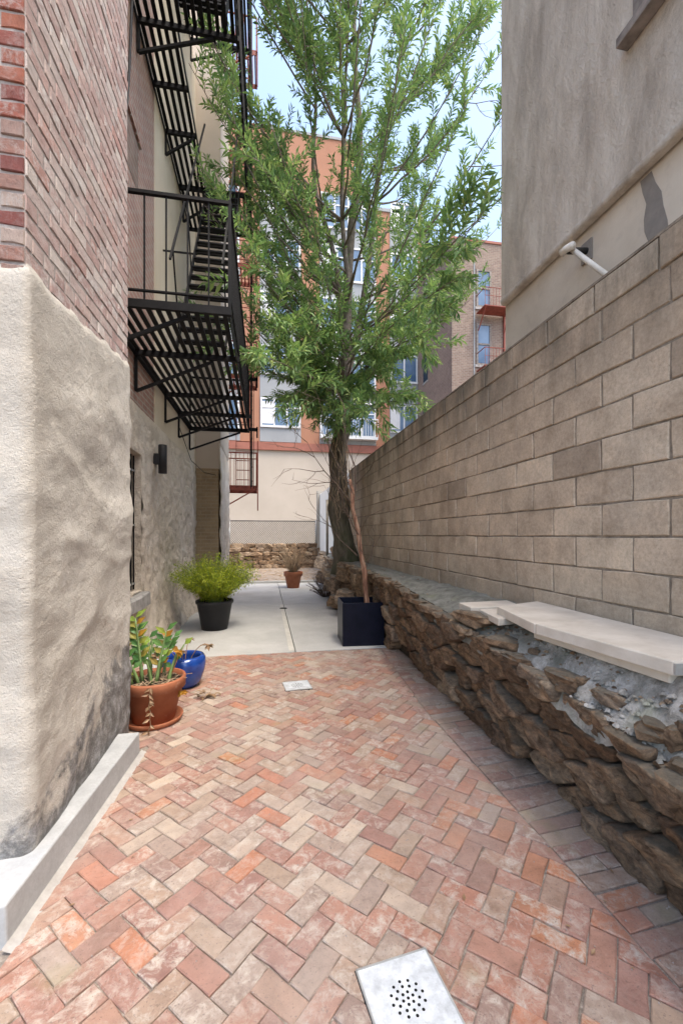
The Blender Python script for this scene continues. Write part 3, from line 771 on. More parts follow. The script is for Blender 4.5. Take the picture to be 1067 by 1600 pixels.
railing(Z2, [(XI + .02, 3.9), (XO, 3.9), (XO, 8.80)], [.165, .16])
platform(Z3, [(XI, XO, 3.9, 5.34), (XI, -1.03, 5.34, 7.75), (XI, XO, 7.75, 8.95)], [(7.76, XI, XO), (8.9, XI, XO + .02)], [(8.9, -.55, .45), (7.8, -.55, .45)])
railing(Z3, [(XO, 3.9), (XO, 8.95)], [.16])
stair(5.10, Z1 + .02, 7.72, Z2)
stair(5.10, Z2 + .02, 7.72, Z3)
# drop ladder at the far outer corner
dl = MB()
for x in (-.30, -.24):
    dl.bar((x, 8.86, 2.45), (x, 8.86, 6.9), .012, .04, (0, 1, 0))
dl.bar((-.27, 8.5, 2.45), (-.27, 8.5, 6.9), .03, .02, (0, 1, 0))
L1 = fp('drop_ladder', dl)
for k in range(15): MB().bar((-.27, 8.5, 2.6 + k * .29), (-.27, 8.86, 2.6 + k * .29), .018, .018).build('rung', M['iron'], L1)
gh = MB(); gh.box((-.33, 8.6, 3.58), (-.15, 8.66, 3.64)); gh.box((-.18, 8.6, 3.45), (-.15, 8.66, 3.66)); gh.box((-.33, 8.5, 4.55), (-.15, 8.56, 4.60)); gh.box((-.18, 8.5, 4.42), (-.15, 8.56, 4.63))
fp('guide_hook', gh)
fp('tie_rod', MB().bar((XI, 6.6, 5.7), (-1.0, 6.6, 5.7), .02, .02))
gp = MB(); gp.tube([(-.30, 8.8, 7.5), (-.30, 8.8, 12.5)], .03, 8); gp.tube([(-.33, 4.6, 8.7), (-.33, 8.9, 8.7)], .03, 8)
fp('gooseneck_pipe', gp)
# hanging cables
cb = MB(); cb.tube([(-1.2, 4.4, 9.5), (-1.28, 4.5, 8.2), (-1.33, 4.62, 7.2), (-1.36, 4.6, 6.2), (-1.38, 4.5, 5.4), (-1.42, 4.4, 4.6), (-1.46, 4.4, 3.8), (-1.47, 4.45, 3.2)], .014, 6)
tag(cb.build('hanging_cable', M['cable']), 'thick dark cable hanging down through the fire escape platforms', 'cable', 'cables on the left wall')
cb = MB(); cb.tube([(-1.47, 4.52, 6.0), (-1.47, 4.55, 5.0), (-1.475, 4.5, 4.2), (-1.47, 4.5, 3.3), (-1.47, 4.52, 2.9)], .008, 6)
tag(cb.build('hanging_cable', M['cable']), 'thin black cable running down the pink brick beside the corner building', 'cable', 'cables on the left wall')
cb = MB(); cb.tube([(-1.45, 7.6, 3.35), (-1.42, 8.6, 2.95), (-1.3, 9.5, 2.85), (-1.05, 9.52, 2.8)], .006, 5)
tag(cb.build('hanging_cable', M['cable']), 'thin wire sagging under the far end of the fire escape', 'cable', 'cables on the left wall')

# ------------------------------------------------------------------ red fire escape of the rear wing
rf = thing('fire_escape', 'rust red fire escape with ladder and small balconies on the rear wing', 'fire escape', (-1.2, BYE, 2.8))
RF = -Vector(rf.location)
def rp(name, b, par=None): return b.build(name, M['red_iron'], par or rf, loc=RF if par is None else (0, 0, 0))
slme = MB().box((-.02, BYE + .02, 0), (.02, BYE + .92, .015)).mesh('slat'); slme.materials.append(M['red_iron'])
bal_me = MB().box((-.007, -.007, 0), (.007, .007, .92)).mesh('baluster'); bal_me.materials.append(M['red_iron'])
for lv, z in enumerate((2.8, 5.8, 8.8, 11.7, 14.6)):
    x0, x1 = -1.9, -.235; y0, y1 = BYE + .02, BYE + .92
    b = MB(); b.box((x0, y1 - .02, z - .09), (x1, y1, z + .04)); b.box((x1 - .02, y0, z - .09), (x1, y1, z + .04)); b.box((x0, y0, z - .09), (x1, y0 + .02, z + .04)); b.box((x0, y0, z - .09), (x0 + .02, y1, z + .04)); b.bar((x0, y0, z), (x0, y0, z + .92), .03, .03); b.bar((x1, y0, z), (x1, y0, z + .92), .03, .03); b.bar((x1, y1, z), (x1, y1, z + .92), .03, .03)
    b.bar((-1.0, y0, z - .5), (x1 - .1, y0, z - .1), .04, .03); b.bar((x0, y0, z + .92), (x1, y0, z + .92), .03, .03); b.bar((x0, y1, z + .92), (x1, y1, z + .92), .03, .03); b.bar((x1, y0, z + .92), (x1, y1, z + .92), .03, .03)
    p = rp('balcony', b)
    for k in range(17): link('slat', slme, None, p, (x0 + .05 + k * .098, 0, z))
    for k in range(16): link('baluster', bal_me, None, p, (-.25 - k * .11, y0, z)); 
    for k in range(7): link('baluster', bal_me, None, p, (x1, y0 + .06 + k * .13, z))
    for k in range(16): link('baluster', bal_me, None, p, (-.25 - k * .11, y1, z))
b = MB(); b.bar((-.78, BYE + .1, 2.85), (-.78, BYE + .1, 14.6), .03, .015); b.bar((-.42, BYE + .1, 2.85), (-.42, BYE + .1, 14.6), .03, .015)
b.bar((-.22, BYE + .7, 2.2), (-.22, BYE + .7, 4.2), .03, .03)
ld = rp('ladder', b)
rme = MB().box((-.78, -.01, -.01), (-.42, .01, .01)).mesh('rung'); rme.materials.append(M['red_iron'])
for k in range(45): link('rung', rme, None, ld, (0, BYE + .1, 3.0 + k * .26))

# ------------------------------------------------------------------ concrete block wall on the right
bw = thing('block_wall', 'long gray concrete block wall rising behind the stone ledge on the right', 'wall', (2.17, 5, .8))
BWO = Vector(bw.location); XW = 2.067
Y0B, Y1B = -.6, 10.45
child('mortar_core', MB().box((XW + .009, Y0B + .01, .3), (XW + .19, Y1B - .01, 3.085)), M['block_mortar'], bw)
def block_mesh(L, H):
    b = MB(); n1 = 3; j = .0045
    y0, y1, z0, z1 = -L/2, L/2, -H/2, H/2; be = .005
    o_ = [(y0, z0), (0, z0), (y1, z0), (y1, 0), (y1, z1), (0, z1), (y0, z1), (y0, 0)]
    o_ = [(a + rnd.uniform(-j, j), c_ + rnd.uniform(-j, j)) for a, c_ in o_]
    ins = [(a * (1 - be / (L/2)), c_ * (1 - be / (H/2))) for a, c_ in o_]
    vs = [(.10, *p) for p in o_] + [(be, *p) for p in o_] + [(rnd.uniform(-.0015, .0015), *p) for p in ins] + [(rnd.uniform(-.003, .002), 0, 0)]
    fs = [(i, 8 + i, 8 + (i + 1) % 8, (i + 1) % 8) for i in range(8)] + [(8 + i, 16 + i, 16 + (i + 1) % 8, 8 + (i + 1) % 8) for i in range(8)] + [(16 + i, 24, 16 + (i + 1) % 8) for i in range(8)]
    m_ = b.add(vs, fs).mesh('block'); m_.materials.append(M['block']); return m_
vb = [block_mesh(.445, .193) for _ in range(6)]; vt = [block_mesh(.445, .17) for _ in range(4)]
courses = [(.675, .878)] + [(.880 + .2035 * k, .880 + .2035 * (k + 1)) for k in range(9)] + [(2.7115, 2.915), (2.915, 3.10)]
nblk = 0
for ci, (za, zb) in enumerate(courses):
    ph = 2.088 if ci % 2 == 1 else 1.8605
    if ci == len(courses) - 1: ph = 1.92
    ks = int((ph - Y0B) / .455)
    y_ = ph - ks * .455
    while y_ < Y1B:
        a, b_ = max(y_, Y0B), min(y_ + .455, Y1B)
        if b_ - a > .08:
            me = rnd.choice(vt if ci == len(courses) - 1 else vb)
            o = link('block', me, None, bw, Vector((XW + rnd.uniform(-.005, .004), (a + b_) / 2, (za + zb) / 2)) - BWO)
            o.scale = (1, (b_ - a - .014) / .445, (zb - za - .010) / (.17 if ci == len(courses) - 1 else .193))
            o.rotation_euler = (rnd.uniform(-.004, .004), rnd.uniform(-.006, .006), rnd.uniform(-.004, .004))
            if ci == len(courses) - 1: o.location.x -= .004
            nblk += 1
        y_ += .455
cap = MB(); cap.box((XW - .006, Y0B, 3.096), (XW + .2, Y1B, 3.112)); child('mortar_cap', cap, M['block_mortar'], bw)

# ------------------------------------------------------------------ rubble retaining wall under it
sw = thing('stone_wall', 'low rubble stone retaining wall beside the brick paving on the right', 'wall', (1.8, 4, 0))
SWO = Vector(sw.location)
prof = [(-.5, 1.42, .62), (1.229, 1.42, .661), (1.409, 1.43, .70), (1.776, 1.45, .728), (2.337, 1.47, .786), (3.267, 1.50, .82), (5.028, 1.55, .922), (6.201, 1.57, .95), (8.5, 1.58, .95), (10.4, 1.62, .9), (13.4, 1.85, .85), (16, 2.3, .8)]
def pr(y_):
    for (a, xa, za), (b_, xb, zb) in zip(prof, prof[1:]):
        if y_ <= b_: t = (y_ - a) / (b_ - a); return xa + (xb - xa) * t, za + (zb - za) * t
    return prof[-1][1:]
def base_x(y_): return 1.665 if y_ < 10 else 1.665 + (y_ - 10) * .12
def face_x(y_, z):
    tx, tz = pr(y_); t = max(0, min(1, z / tz)); bx = base_x(y_)
    return bx + (tx - bx) * (t ** 1.3)
# earth core behind the stones
vs = []; fs = []; ny_ = 330
for i in range(ny_ + 1):
    y_ = -.5 + 16.4 * i / ny_
    for j in range(25):
        tx, tz = pr(y_); z = -.05 + (tz - .02 + .05) * j / 24
        vs.append((face_x(y_, z) + .07 + .03 * fbm((0, y_, z), 9, 3), y_, z))
for i in range(ny_):
    for j in range(24): fs.append((i*25+j, i*25+j+1, (i+1)*25+j+1, (i+1)*25+j))
child('earth_core', MB().add(vs, fs, True), M['earth_core'], sw)
# ledge top surface
vs = []; fs = []; ny_, nx_ = 260, 16
for i in range(ny_ + 1):
    y_ = -.5 + 16.4 * i / ny_; tx, tz = pr(y_)
    near = max(0, min(1, (3.3 - y_) / .6))
    xe = 2.09 if y_ < 10.5 else 3.0
    for j in range(nx_ + 1):
        t = j / nx_; x = tx + .03 + (xe - tx - .03) * t
        zi = .93 - .02 * near
        tt = min(1, t / (.42 if near > .5 else .75)); s = tt * tt * (3 - 2 * tt)
        z = tz - .03 + (zi - tz + .03) * s + .030 * fbm((x, y_, 0), 4.5, 3) * (1 + near) * (1 if y_ < 10 else 2) + .022 * fbm((x, y_, 2), 14, 3) * (1 + near)
        if j == 0: z -= .12
        vs.append((x, y_, z))
for i in range(ny_):
    for j in range(nx_): fs.append((i*(nx_+1)+j, i*(nx_+1)+j+1, (i+1)*(nx_+1)+j+1, (i+1)*(nx_+1)+j))
child('ledge_top', MB().add(vs, [f[::-1] for f in fs], True), M['ledge'], sw)
# stones: Voronoi cells in the wall plane, metric squashed so stones lie flat
def cells(y0, y1, zmax_f, sp_y, sp_z, seed, tiltk=.0):
    rr = random.Random(seed); pts = []
    ny2 = int((y1 - y0) / sp_y); 
    for r_ in range(-1, int(1.15 / sp_z) + 1):
        for c_ in range(-1, ny2 + 2):
            pts.append((y0 + (c_ + .5 * (r_ % 2) + rr.uniform(-.36, .36)) * sp_y, (r_ + .5 + rr.uniform(-.34, .34)) * sp_z))
    # knock some out so that neighbours grow large
    pts = [p for p in pts if rr.random() > .30]
    res = []
    kz = sp_y / sp_z
    for p in pts:
        if not (y0 <= p[0] <= y1 and 0 <= p[1] <= 1.1): continue
        poly = [(p[0] - sp_y * 1.4, p[1] - sp_z * 1.4), (p[0] + sp_y * 1.4, p[1] - sp_z * 1.4), (p[0] + sp_y * 1.4, p[1] + sp_z * 1.4), (p[0] - sp_y * 1.4, p[1] + sp_z * 1.4)]
        for q in pts:
            if q is p or abs(q[0] - p[0]) > sp_y * 3 or abs(q[1] - p[1]) > sp_z * 3: continue
            nx, nz = q[0] - p[0], (q[1] - p[1]) * kz * kz
            d = (q[0]**2 - p[0]**2 + kz*kz * (q[1]**2 - p[1]**2)) / 2
            poly = clip(poly, nx, nz, d)
            if len(poly) < 3: break
        if len(poly) < 3: continue
        res.append((p, poly))
    return res
def stone(par, off, ring, depth, seed, facef, nrm=(-1, 0)):
    """ring: outline in (y,z); builds a rough boulder that bulges from the wall face"""
    n_ = 26
    cy = sum(p[0] for p in ring) / len(ring); cz = sum(p[1] for p in ring) / len(ring)
    # resample by angle-free perimeter walk
    per = []; tot = 0
    for i in range(len(ring)):
        a, b_ = ring[i], ring[(i + 1) % len(ring)]; l = math.hypot(b_[0] - a[0], b_[1] - a[1]); per.append((tot, a, b_, l)); tot += l
    rs = []
    for k in range(n_):
        s = tot * k / n_
        for t0, a, b_, l in per:
            if t0 <= s <= t0 + l + 1e-9: u_ = (s - t0) / max(l, 1e-6); rs.append((a[0] + (b_[0] - a[0]) * u_, a[1] + (b_[1] - a[1]) * u_)); break
    rs = rs[:n_]; n_ = len(rs)
    rs = [((rs[i-1][0] + 14*rs[i][0] + rs[(i+1) % n_][0]) / 16, (rs[i-1][1] + 14*rs[i][1] + rs[(i+1) % n_][1]) / 16) for i in range(n_)]
    levels = [(1.0, -.09), (1.0, .45), (.97, .80), (.87, .95), (.68, 1.0), (.44, 1.0), (.20, 1.0)]
    sz = min(.06, .24 * math.sqrt(abs(area(rs)))); vs = []; sx = Vector((seed * 1.7, seed * .9, seed * .3))
    ty, tz = noise.noise(sx) * .6, noise.noise(sx + Vector((4, 4, 4))) * .8
    fx = facef(cy, cz)
    for k, h in levels:
        for (a, b_) in rs:
            y_ = cy + (a - cy) * k; z = cz + (b_ - cz) * k
            p = Vector((0, y_ * 8 + z * 3, z * 17 - y_ * 2)) + sx
            bump_ = noise.noise(p) * .7 + abs(noise.noise(p * 1.9)) * 1.1 + noise.noise(p * 4.5) * .5
            if h < 0: x = facef(y_, z) + .09
            else: x = facef(y_, z) - depth + .03 - sz * (h - .2) - sz * bump_ * .55 * min(1, h + .35) + ((y_ - cy) * ty + (z - cz) * tz) * min(1, h) * .5
            vs.append((x, y_ + noise.noise(p * 3) * .006, z + noise.noise(p * 3 + Vector((9, 0, 0))) * .006))
    vs.append((facef(cy, cz) - depth + .03 - sz * .8 - sz * .3 * noise.noise(sx * 3), cy, cz))
    fs = []
    for l in range(len(levels) - 1):
        for i in range(n_): fs.append((l*n_+i, (l+1)*n_+i, (l+1)*n_+(i+1) % n_, l*n_+(i+1) % n_))
    l = len(levels) - 1; c_ = len(vs) - 1
    for i in range(n_): fs.append((l*n_+i, c_, l*n_+(i+1) % n_))
    ctr = Vector((fx, cy, cz))
    b = MB().add([Vector(v) - ctr for v in vs], [f[::-1] for f in fs], True)
    me = b.mesh('stone')
    for pgn in me.polygons: pgn.use_smooth = True
    return link('stone', me, M['stone'], par, ctr - off)
ns = 0; stone_far = []
def do_cells(y0, y1, sy, sz_, seed, shrink, dep):
    global ns
    for p, poly in cells(y0, y1, None, sy, sz_, seed):
        tz = pr(p[0])[1]
        poly = clip(poly, 0, 1, tz - .03); 
        if len(poly) > 2: poly = clip(poly, 0, -1, .04)
        if len(poly) < 3 or abs(area(poly)) < sy * sz_ * .12: continue
        cy = sum(a[0] for a in poly) / len(poly); cz = sum(a[1] for a in poly) / len(poly)
        sh_ = .30 * noise.noise(Vector((p[0] * 1.1, p[1] * 2, 5)))
        poly = [(a, b_ + sh_ * (a - cy)) for a, b_ in poly]
        poly = [(cy + (a - cy) * shrink, cz + (b_ - cz) * shrink) for a, b_ in poly]
        if ns < 285: stone(sw, SWO, poly, rnd.uniform(-.02, dep), ns * 3.1 + 1, face_x); ns += 1
do_cells(.7, 3.4, .22, .12, 3, .96, .08)
do_cells(3.4, 6.6, .20, .105, 5, .955, .06)
do_cells(6.6, 13.5, .42, .20, 8, .95, .07)
# loose cap stones along the ledge edge
def rock(par, off, c, s, seed, rz=0, m='stone', name='stone', nr=9, nl=6, rx=0):
    vs = []; fs = []; sx = Vector((seed * 2.3, seed * 1.1, seed * .7)); c = Vector(c)
    rm = Matrix.Rotation(rz, 3, 'Z') @ Matrix.Rotation(rx, 3, 'X')
    for l in range(nl + 1):
        ph = math.pi * l / nl
        for k in range(nr):
            a = 2 * math.pi * k / nr
            p = Vector((math.sin(ph) * math.cos(a), math.sin(ph) * math.sin(a), math.cos(ph)))
            q = Vector([math.copysign(abs(t) ** .5, t) for t in p])
            r_ = 1 + .42 * noise.noise(p * 1.3 + sx) + .24 * noise.noise(p * 3.1 + sx)
            q = Vector((q.x * s[0], q.y * s[1], q.z * s[2])) * r_
            vs.append(rm @ q)
    for l in range(nl):
        for k in range(nr): fs.append((l*nr+k, (l+1)*nr+k, (l+1)*nr+(k+1) % nr, l*nr+(k+1) % nr))
    b = MB().add(vs, fs, False); me = b.mesh(name)
    return link(name, me, M[m], par, c - off)
cap_spec = []
y_ = 1.0
while y_ < 10.2:
    L = rnd.uniform(.14, .36); tx, tz = pr(y_ + L / 2)
    nearf = y_ < 3.2
    if not (nearf and rnd.random() < .45): rock(sw, SWO, (tx + rnd.uniform(-.005, .03), y_ + L / 2, tz - rnd.uniform(.03, .055)), (rnd.uniform(.04, .075), L * .56, rnd.uniform(.02, .042)), y_ * 9, rnd.uniform(-.15, .15), rx=rnd.uniform(-.1, .1), nr=12, nl=7)
    y_ += L * rnd.uniform(.85, 1.1)
rock(sw, SWO, (1.58, 3.0, .87), (.12, .2, .045), 77, .2, nr=12)
rock(sw, SWO, (1.55, 2.55, .785), (.08, .13, .04), 78, .5, nr=12)
rock(sw, SWO, (1.53, 1.95, .75), (.06, .12, .035), 79, .1, nr=12)
rock(sw, SWO, (1.55, 1.68, .75), (.035, .06, .03), 80, .3, nr=12)
rock(sw, SWO, (1.55, 1.42, .72), (.07, .09, .03), 81, .6, nr=12)
rock(sw, SWO, (1.50, 1.22, .66), (.06, .10, .03), 82, .2, nr=12)
for k in range(22): rock(sw, SWO, (rnd.uniform(1.48, 1.62), rnd.uniform(1.1, 3.1), .70 + rnd.uniform(0, .10)), (rnd.uniform(.015, .035), rnd.uniform(.02, .05), rnd.uniform(.012, .022)), 90 + k, rnd.random() * 3)
chips = MB(); chips2 = MB()
for k in range(620):
    y_ = rnd.uniform(.9, 3.2) if k < 500 else rnd.uniform(3.2, 8); tx, tz = pr(y_); t = rnd.random(); s3 = rnd.uniform(.006, .024) * (1 if rnd.random() < .85 else 1.9)
    x = tx + .02 + (.18 if y_ < 3.2 else .45) * t
    tt = min(1, (x - tx - .03) / (2.06 - tx) / (.42 if y_ < 3 else .75)); tt = max(0, tt); sm_ = tt * tt * (3 - 2 * tt); z = tz - .03 + (.92 - tz + .03) * sm_
    b = chips if rnd.random() < .7 else chips2; a = rnd.random() * 6; pts = []
    for u, v, h in ((1, 0, 0), (.2, 1, .1), (-.9, .3, 0), (-.3, -.9, .1), (.45, .2, .75), (-.3, .25, .85), (.0, -.4, .7)):
        u *= rnd.uniform(.8, 1.2); v *= rnd.uniform(.8, 1.2)
        pts.append((x + (math.cos(a) * u - math.sin(a) * v * .8) * s3, y_ + (math.sin(a) * u + math.cos(a) * v * .8) * s3, z - s3 * .25 + h * s3 * .8))
    b.add(pts, [(0, 1, 4), (1, 5, 4), (1, 2, 5), (2, 3, 6, 5), (3, 0, 6), (0, 4, 6), (4, 5, 6)])
tag(child('mortar_chips', chips, M['ledge'], sw), kind='stuff'); tag(child('stone_chips', chips2, M['stone'], sw), kind='stuff')
# boulders at the far bend where the tree stands
for k, (x, y2, z, s) in enumerate([(1.62, 8.2, .72, .22), (1.52, 8.9, .45, .28), (1.9, 9.9, .8, .3), (1.6, 9.8, .5, .3), (1.75, 10.8, .55, .3), (1.9, 11.8, .5, .34), (1.5, 7.7, .35, .22),
                                   (2.0, 13.0, .5, .35), (2.1, 14.2, .55, .4), (1.7, 10.5, .2, .25), (1.8, 12.4, .25, .3), (2.2, 15.4, .6, .4), (1.46, 8.5, .15, .22), (2.15, 11.3, .9, .28), (2.2, 12.6, .95, .3)]):
    rock(sw, SWO, (x, y2, z), (s * .8, s * 1.2, s * .6), 200 + k * 3, rnd.uniform(-.4, .4), nr=16, nl=10)

# flat cast slabs resting on the ledge
def slabo(pts, z, th, label, tilt=(0, 0)):
    cx = sum(p[0] for p in pts) / 4; cy = sum(p[1] for p in pts) / 4
    b = MB(); n_ = 4; q = [(x - cx, y_ - cy) for x, y_ in pts]
    b.add([(x, y_, -th) for x, y_ in q] + [(x, y_, 0) for x, y_ in q], [(3, 2, 1, 0), (4, 5, 6, 7)] + [(i, (i+1) % 4, 4 + (i+1) % 4, 4 + i) for i in range(4)])
    o = b.build('stone_slab', M['slab'], None, (cx, cy, z), (tilt[0], tilt[1], 0), bevel=.006)
    return tag(o, label, 'slab', 'flat slabs on the stone ledge')
slabo([(1.621, 1.445), (2.055, 1.40), (2.055, 2.28), (1.53, 2.20)], .99, .062, 'longest pale slab, nearest the camera on the stone ledge')
slabo([(1.528, 2.206), (2.052, 2.286), (2.05, 2.93), (1.63, 2.785)], .99, .06, 'second pale slab butting the long near slab on the ledge', (.004, -.006))
slabo([(1.545, 2.62), (1.93, 2.70), (2.04, 3.02), (1.60, 2.98)], .935, .05, 'third pale slab tucked under the second one on the ledge')
slabo([(1.535, 2.99), (1.98, 3.03), (2.04, 3.32), (1.56, 3.24)], .945, .055, 'farthest short pale slab at the end of the row on the ledge', (-.01, .01))
lo = slabo([(1.665, 1.50), (2.05, 1.48), (2.05, 2.35), (1.60, 2.32)], .926, .05, 'lower gray slab hidden beneath the longest one on the ledge')
tag(MB().box((0, 0, 0), (.06, .008, .045)).build('metal_bracket', M['galv'], None, (1.622, 1.436, .935)), 'small galvanized metal bracket on the near end of the slab', 'bracket')
tag(rock(None, Vector((0, 0, 0)), (1.50, 1.335, .735), (.03, .02, .045), 400, 0, 'stone', 'loose_stone'), 'small upright stone at the right edge of the ledge', 'stone')

# ------------------------------------------------------------------ right stucco building with pipe and window
rb = thing('stucco_building', 'tall building with rough gray trowelled stucco above the block wall', 'building', (6, 1, 0))
child('wall', MB().box((2.60, -4, 4.10), (9, 4.347, 7.7)), M['stucco_right'], rb)
child('lower_wall', MB().box((2.66, -4, 0), (9, 4.36, 4.099)), M['render_low'], rb)
vs = []; fs = []
for i in range(121):
    y_ = -1 + 5.33 * i / 120; a = .028 + .012 * noise.noise(Vector((y_ * 3, 0, 0))) + .006 * noise.noise(Vector((y_ * 13, 0, 0)))
    vs += [(2.598, y_, 4.14), (2.60 - a * .9, y_, 4.10 + a * .3), (2.60 - a * .4, y_, 4.07 - a * .2), (2.64, y_, 4.06)]
for i in range(120):
    for j in range(3): fs.append((i*4+j, (i+1)*4+j, (i+1)*4+j+1, i*4+j+1))
child('drip_edge', MB().add(vs, fs, True), M['stucco_right'], rb)
pt = MB(); L = [(2.62, 4.05), (2.60, 3.95), (2.57, 3.85), (2.59, 3.75), (2.585, 3.66), (2.55, 3.56), (2.53, 3.5), (2.40, 3.5), (2.41, 3.62), (2.44, 3.74), (2.455, 3.85), (2.50, 3.95), (2.53, 4.05)]
pt.add([(2.6565, y_, z) for y_, z in L] + [(2.661, y_, z) for y_, z in L], [tuple(range(len(L)))] + [(i, (i+1) % 13, 13 + (i+1) % 13, 13 + i) for i in range(13)])
child('mortar_patch', pt, M['patch'], rb)
ww = child('window', MB().box((2.585, 1.0, 5.11), (2.599, 2.58, 6.6)), M['dark_glass'], rb)
MB().box((2.575, 2.50, 5.11), (2.598, 2.60, 6.6)).build('frame', M['win_wood'], ww); MB().box((2.575, 2.0, 5.11), (2.584, 2.06, 6.6)).build('frame', M['win_wood'], ww)
child('window_sill', MB().box((2.50, .9, 5.03), (2.599, 2.67, 5.10)), M['win_wood'], rb, bevel=.006)
pp = thing('white_pipe', 'short white pipe poking out of the wall above the block wall', 'pipe', (2.66, 3.14, 3.86))
MB().tube([(-.21, .03, .012), (-.21, -.02, .012), (-.21, -.10, -.01)], .030, 12).build('elbow', M['pvc'], pp)
MB().tube([(-.17, -.04, .0), (-.10, -.36, -.42)], .021, 12).build('pipe', M['pvc'], pp)
MB().tube([(.0, -.02, .02), (-.19, -.02, .0)], .026, 12).build('stub', M['cable'], pp)
MB().box((-.02, -.07, -.07), (.0, .04, .10)).build('mortar_hole', M['patch'], pp)

# ------------------------------------------------------------------ far right brown brick building
bb = thing('brown_brick_building', 'brown brick apartment block with red fire balconies far behind the wall', 'building', (11, 24, 0))
TB = 16.45
child('wall', MB().box((9.25, 22, 0), (16, 26.8, TB)), M['brick_far'], bb)
child('rear_block', MB().add([(9.26, 22.2, TB + .01), (16, 22.2, TB + .01), (16, 30, TB + .01), (9.26, 26.8, TB + .01), (9.26, 22.2, TB + .15), (16, 22.2, TB + .15), (16, 30, 17.3), (9.26, 26.8, 17.3)], [(3,2,1,0),(4,5,6,7),(0,1,5,4),(1,2,6,5),(2,3,7,6),(3,0,4,7)]), M['brick_shade'], bb)
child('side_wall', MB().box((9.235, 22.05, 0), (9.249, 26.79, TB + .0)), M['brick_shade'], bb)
child('coping', MB().box((9.2, 21.95, TB + .001), (16, 22.2, TB + .12)), M['cornice'], bb)
def bwindow(par, x0, x1, z0, z1, y_, arch=True):
    w_ = child('window', MB().box((x0, y_ - .012, z0), (x1, y_ - .003, z1)), M['glass'], par)
    f = MB()
    for a, c_ in (((x0 - .05, y_ - .05, z0), (x0 + .05, y_ - .013, z1)), ((x1 - .05, y_ - .05, z0), (x1 + .05, y_ - .013, z1)), ((x0 + .05, y_ - .05, z1 - .08), (x1 - .05, y_ - .013, z1)), ((x0 + .05, y_ - .05, (z0 + z1) / 2 - .04), (x1 - .05, y_ - .013, (z0 + z1) / 2 + .04)), ((x0 + .05, y_ - .05, z0), (x1 - .05, y_ - .013, z0 + .07))): f.box(a, c_)
    f.build('frame', M['win_wood'] if arch else M['frame_white'], w_)
    if arch: MB().box((x0 - .12, y_ - .06, z0 - .14), (x1 + .12, y_ - .001, z0 - .01)).build('sill', M['blue_sill'], w_); MB().box((x0 - .1, y_ - .03, z1 + .01), (x1 + .1, y_ - .001, z1 + .2)).build('lintel', M['brick_shade'], w_)
    return w_
for z0, z1 in ((13.15, 15.05), (10.2, 12.3), (7.2, 9.3)):
    bwindow(bb, 10.60, 11.33, z0, z1, 22)
    b = MB(); z = z0 - .35
    b.box((10.55, 21.1, z - .05), (12.2, 21.95, z)); b.bar((10.55, 21.1, z + .85), (12.2, 21.1, z + .85), .03, .03); b.bar((10.55, 21.1, z + .45), (12.2, 21.1, z + .45), .02, .02)
    b.bar((10.55, 21.1, z + .85), (10.55, 21.95, z + .85), .03, .03)
    for k in range(12): b.bar((10.56 + k * .148, 21.1, z), (10.56 + k * .148, 21.1, z + .85), .014, .014)
    b.bar((12.1, 21.95, z - .9), (11.9, 21.2, z - .05), .04, .04); b.bar((10.65, 21.95, z - .9), (10.65, 21.2, z - .05), .04, .04)
    child('fire_balcony', b, M['red_iron'], bb)
child('drain_line', MB().box((10.42, 21.97, 0), (10.48, 21.999, 15.4)), M['gray_panel'], bb)
child('red_stain_pipe', MB().box((12.05, 21.9, 4), (12.12, 21.99, 13)), M['red_iron'], bb)
for z0 in (14.4, 10.5, 7.0):
    w_ = child('window', MB().box((9.222, 25.2, z0), (9.234, 25.9, z0 + 2)), M['dark_glass'], bb)
    MB().box((9.20, 25.15, z0 - .1), (9.233, 25.95, z0 - .01)).build('sill', M['blue_sill'], w_)
# narrow dark lightwell with iron stairs between the two far buildings
dk = thing('dark_fire_stairs', 'dark iron stairs in the gap between orange and brown buildings', 'fire stairs', (9.6, 27.0, 0))
for z in range(5):
    zz = 7 + z * 3.05
    p = child('landing', MB().box((9.60, 27.0, zz), (10.6, 27.9, zz + .12)), M['iron'], dk)
    b = MB().bar((9.65, 27.05, zz), (10.5, 27.05, zz + 3.0), .06, .2); b.bar((9.6, 27.0, zz + 1), (10.6, 27.0, zz + 1), .05, .05)
    for k in range(8): b.bar((9.62 + k * .13, 27.0, zz), (9.62 + k * .13, 27.0, zz + 1), .03, .03)
    child('flight', b, M['iron'], dk)
child('back_panel', MB().box((9.95, 29, 0), (11.5, 29.2, 19)), simple('dark_gap', (.05, .05, .055), .9, 0, .2, 2), dk)

bb.location.y -= 2.0; dk.location.y -= 2.5
# ------------------------------------------------------------------ orange apartment building across the rear yard
ob = thing('orange_apartment_building', 'orange and gray apartment building with white framed windows behind the tree', 'building', (3, 30, 0))
Y = 25.0
child('ground_storey', MB().box((-9, Y + .02, 0), (9.6, 38, 6.45)), M['pale'], ob)
child('cornice', MB().box((-9, Y - .12, 6.451), (9.62, Y + .5, 6.9)), M['cornice'], ob)
child('wall', MB().box((-9, Y + .02, 6.901), (9.55, 38, 21.3)), M['orange'], ob)
child('roof_block', MB().box((-9, Y + .021, 21.301), (5.3, 37, 25.2)), M['orange'], ob)
child('roof_coping', MB().box((-9.1, Y - .04, 25.201), (5.4, 37, 25.35)), M['gray_panel'], ob)
child('parapet_trim', MB().box((5.31, Y - .04, 21.301), (9.62, Y + .3, 21.5)), M['gray_panel'], ob)
child('gray_side', MB().box((9.551, Y - .02, 6.9), (9.98, 37, 20.4)), M['gray_panel'], ob)
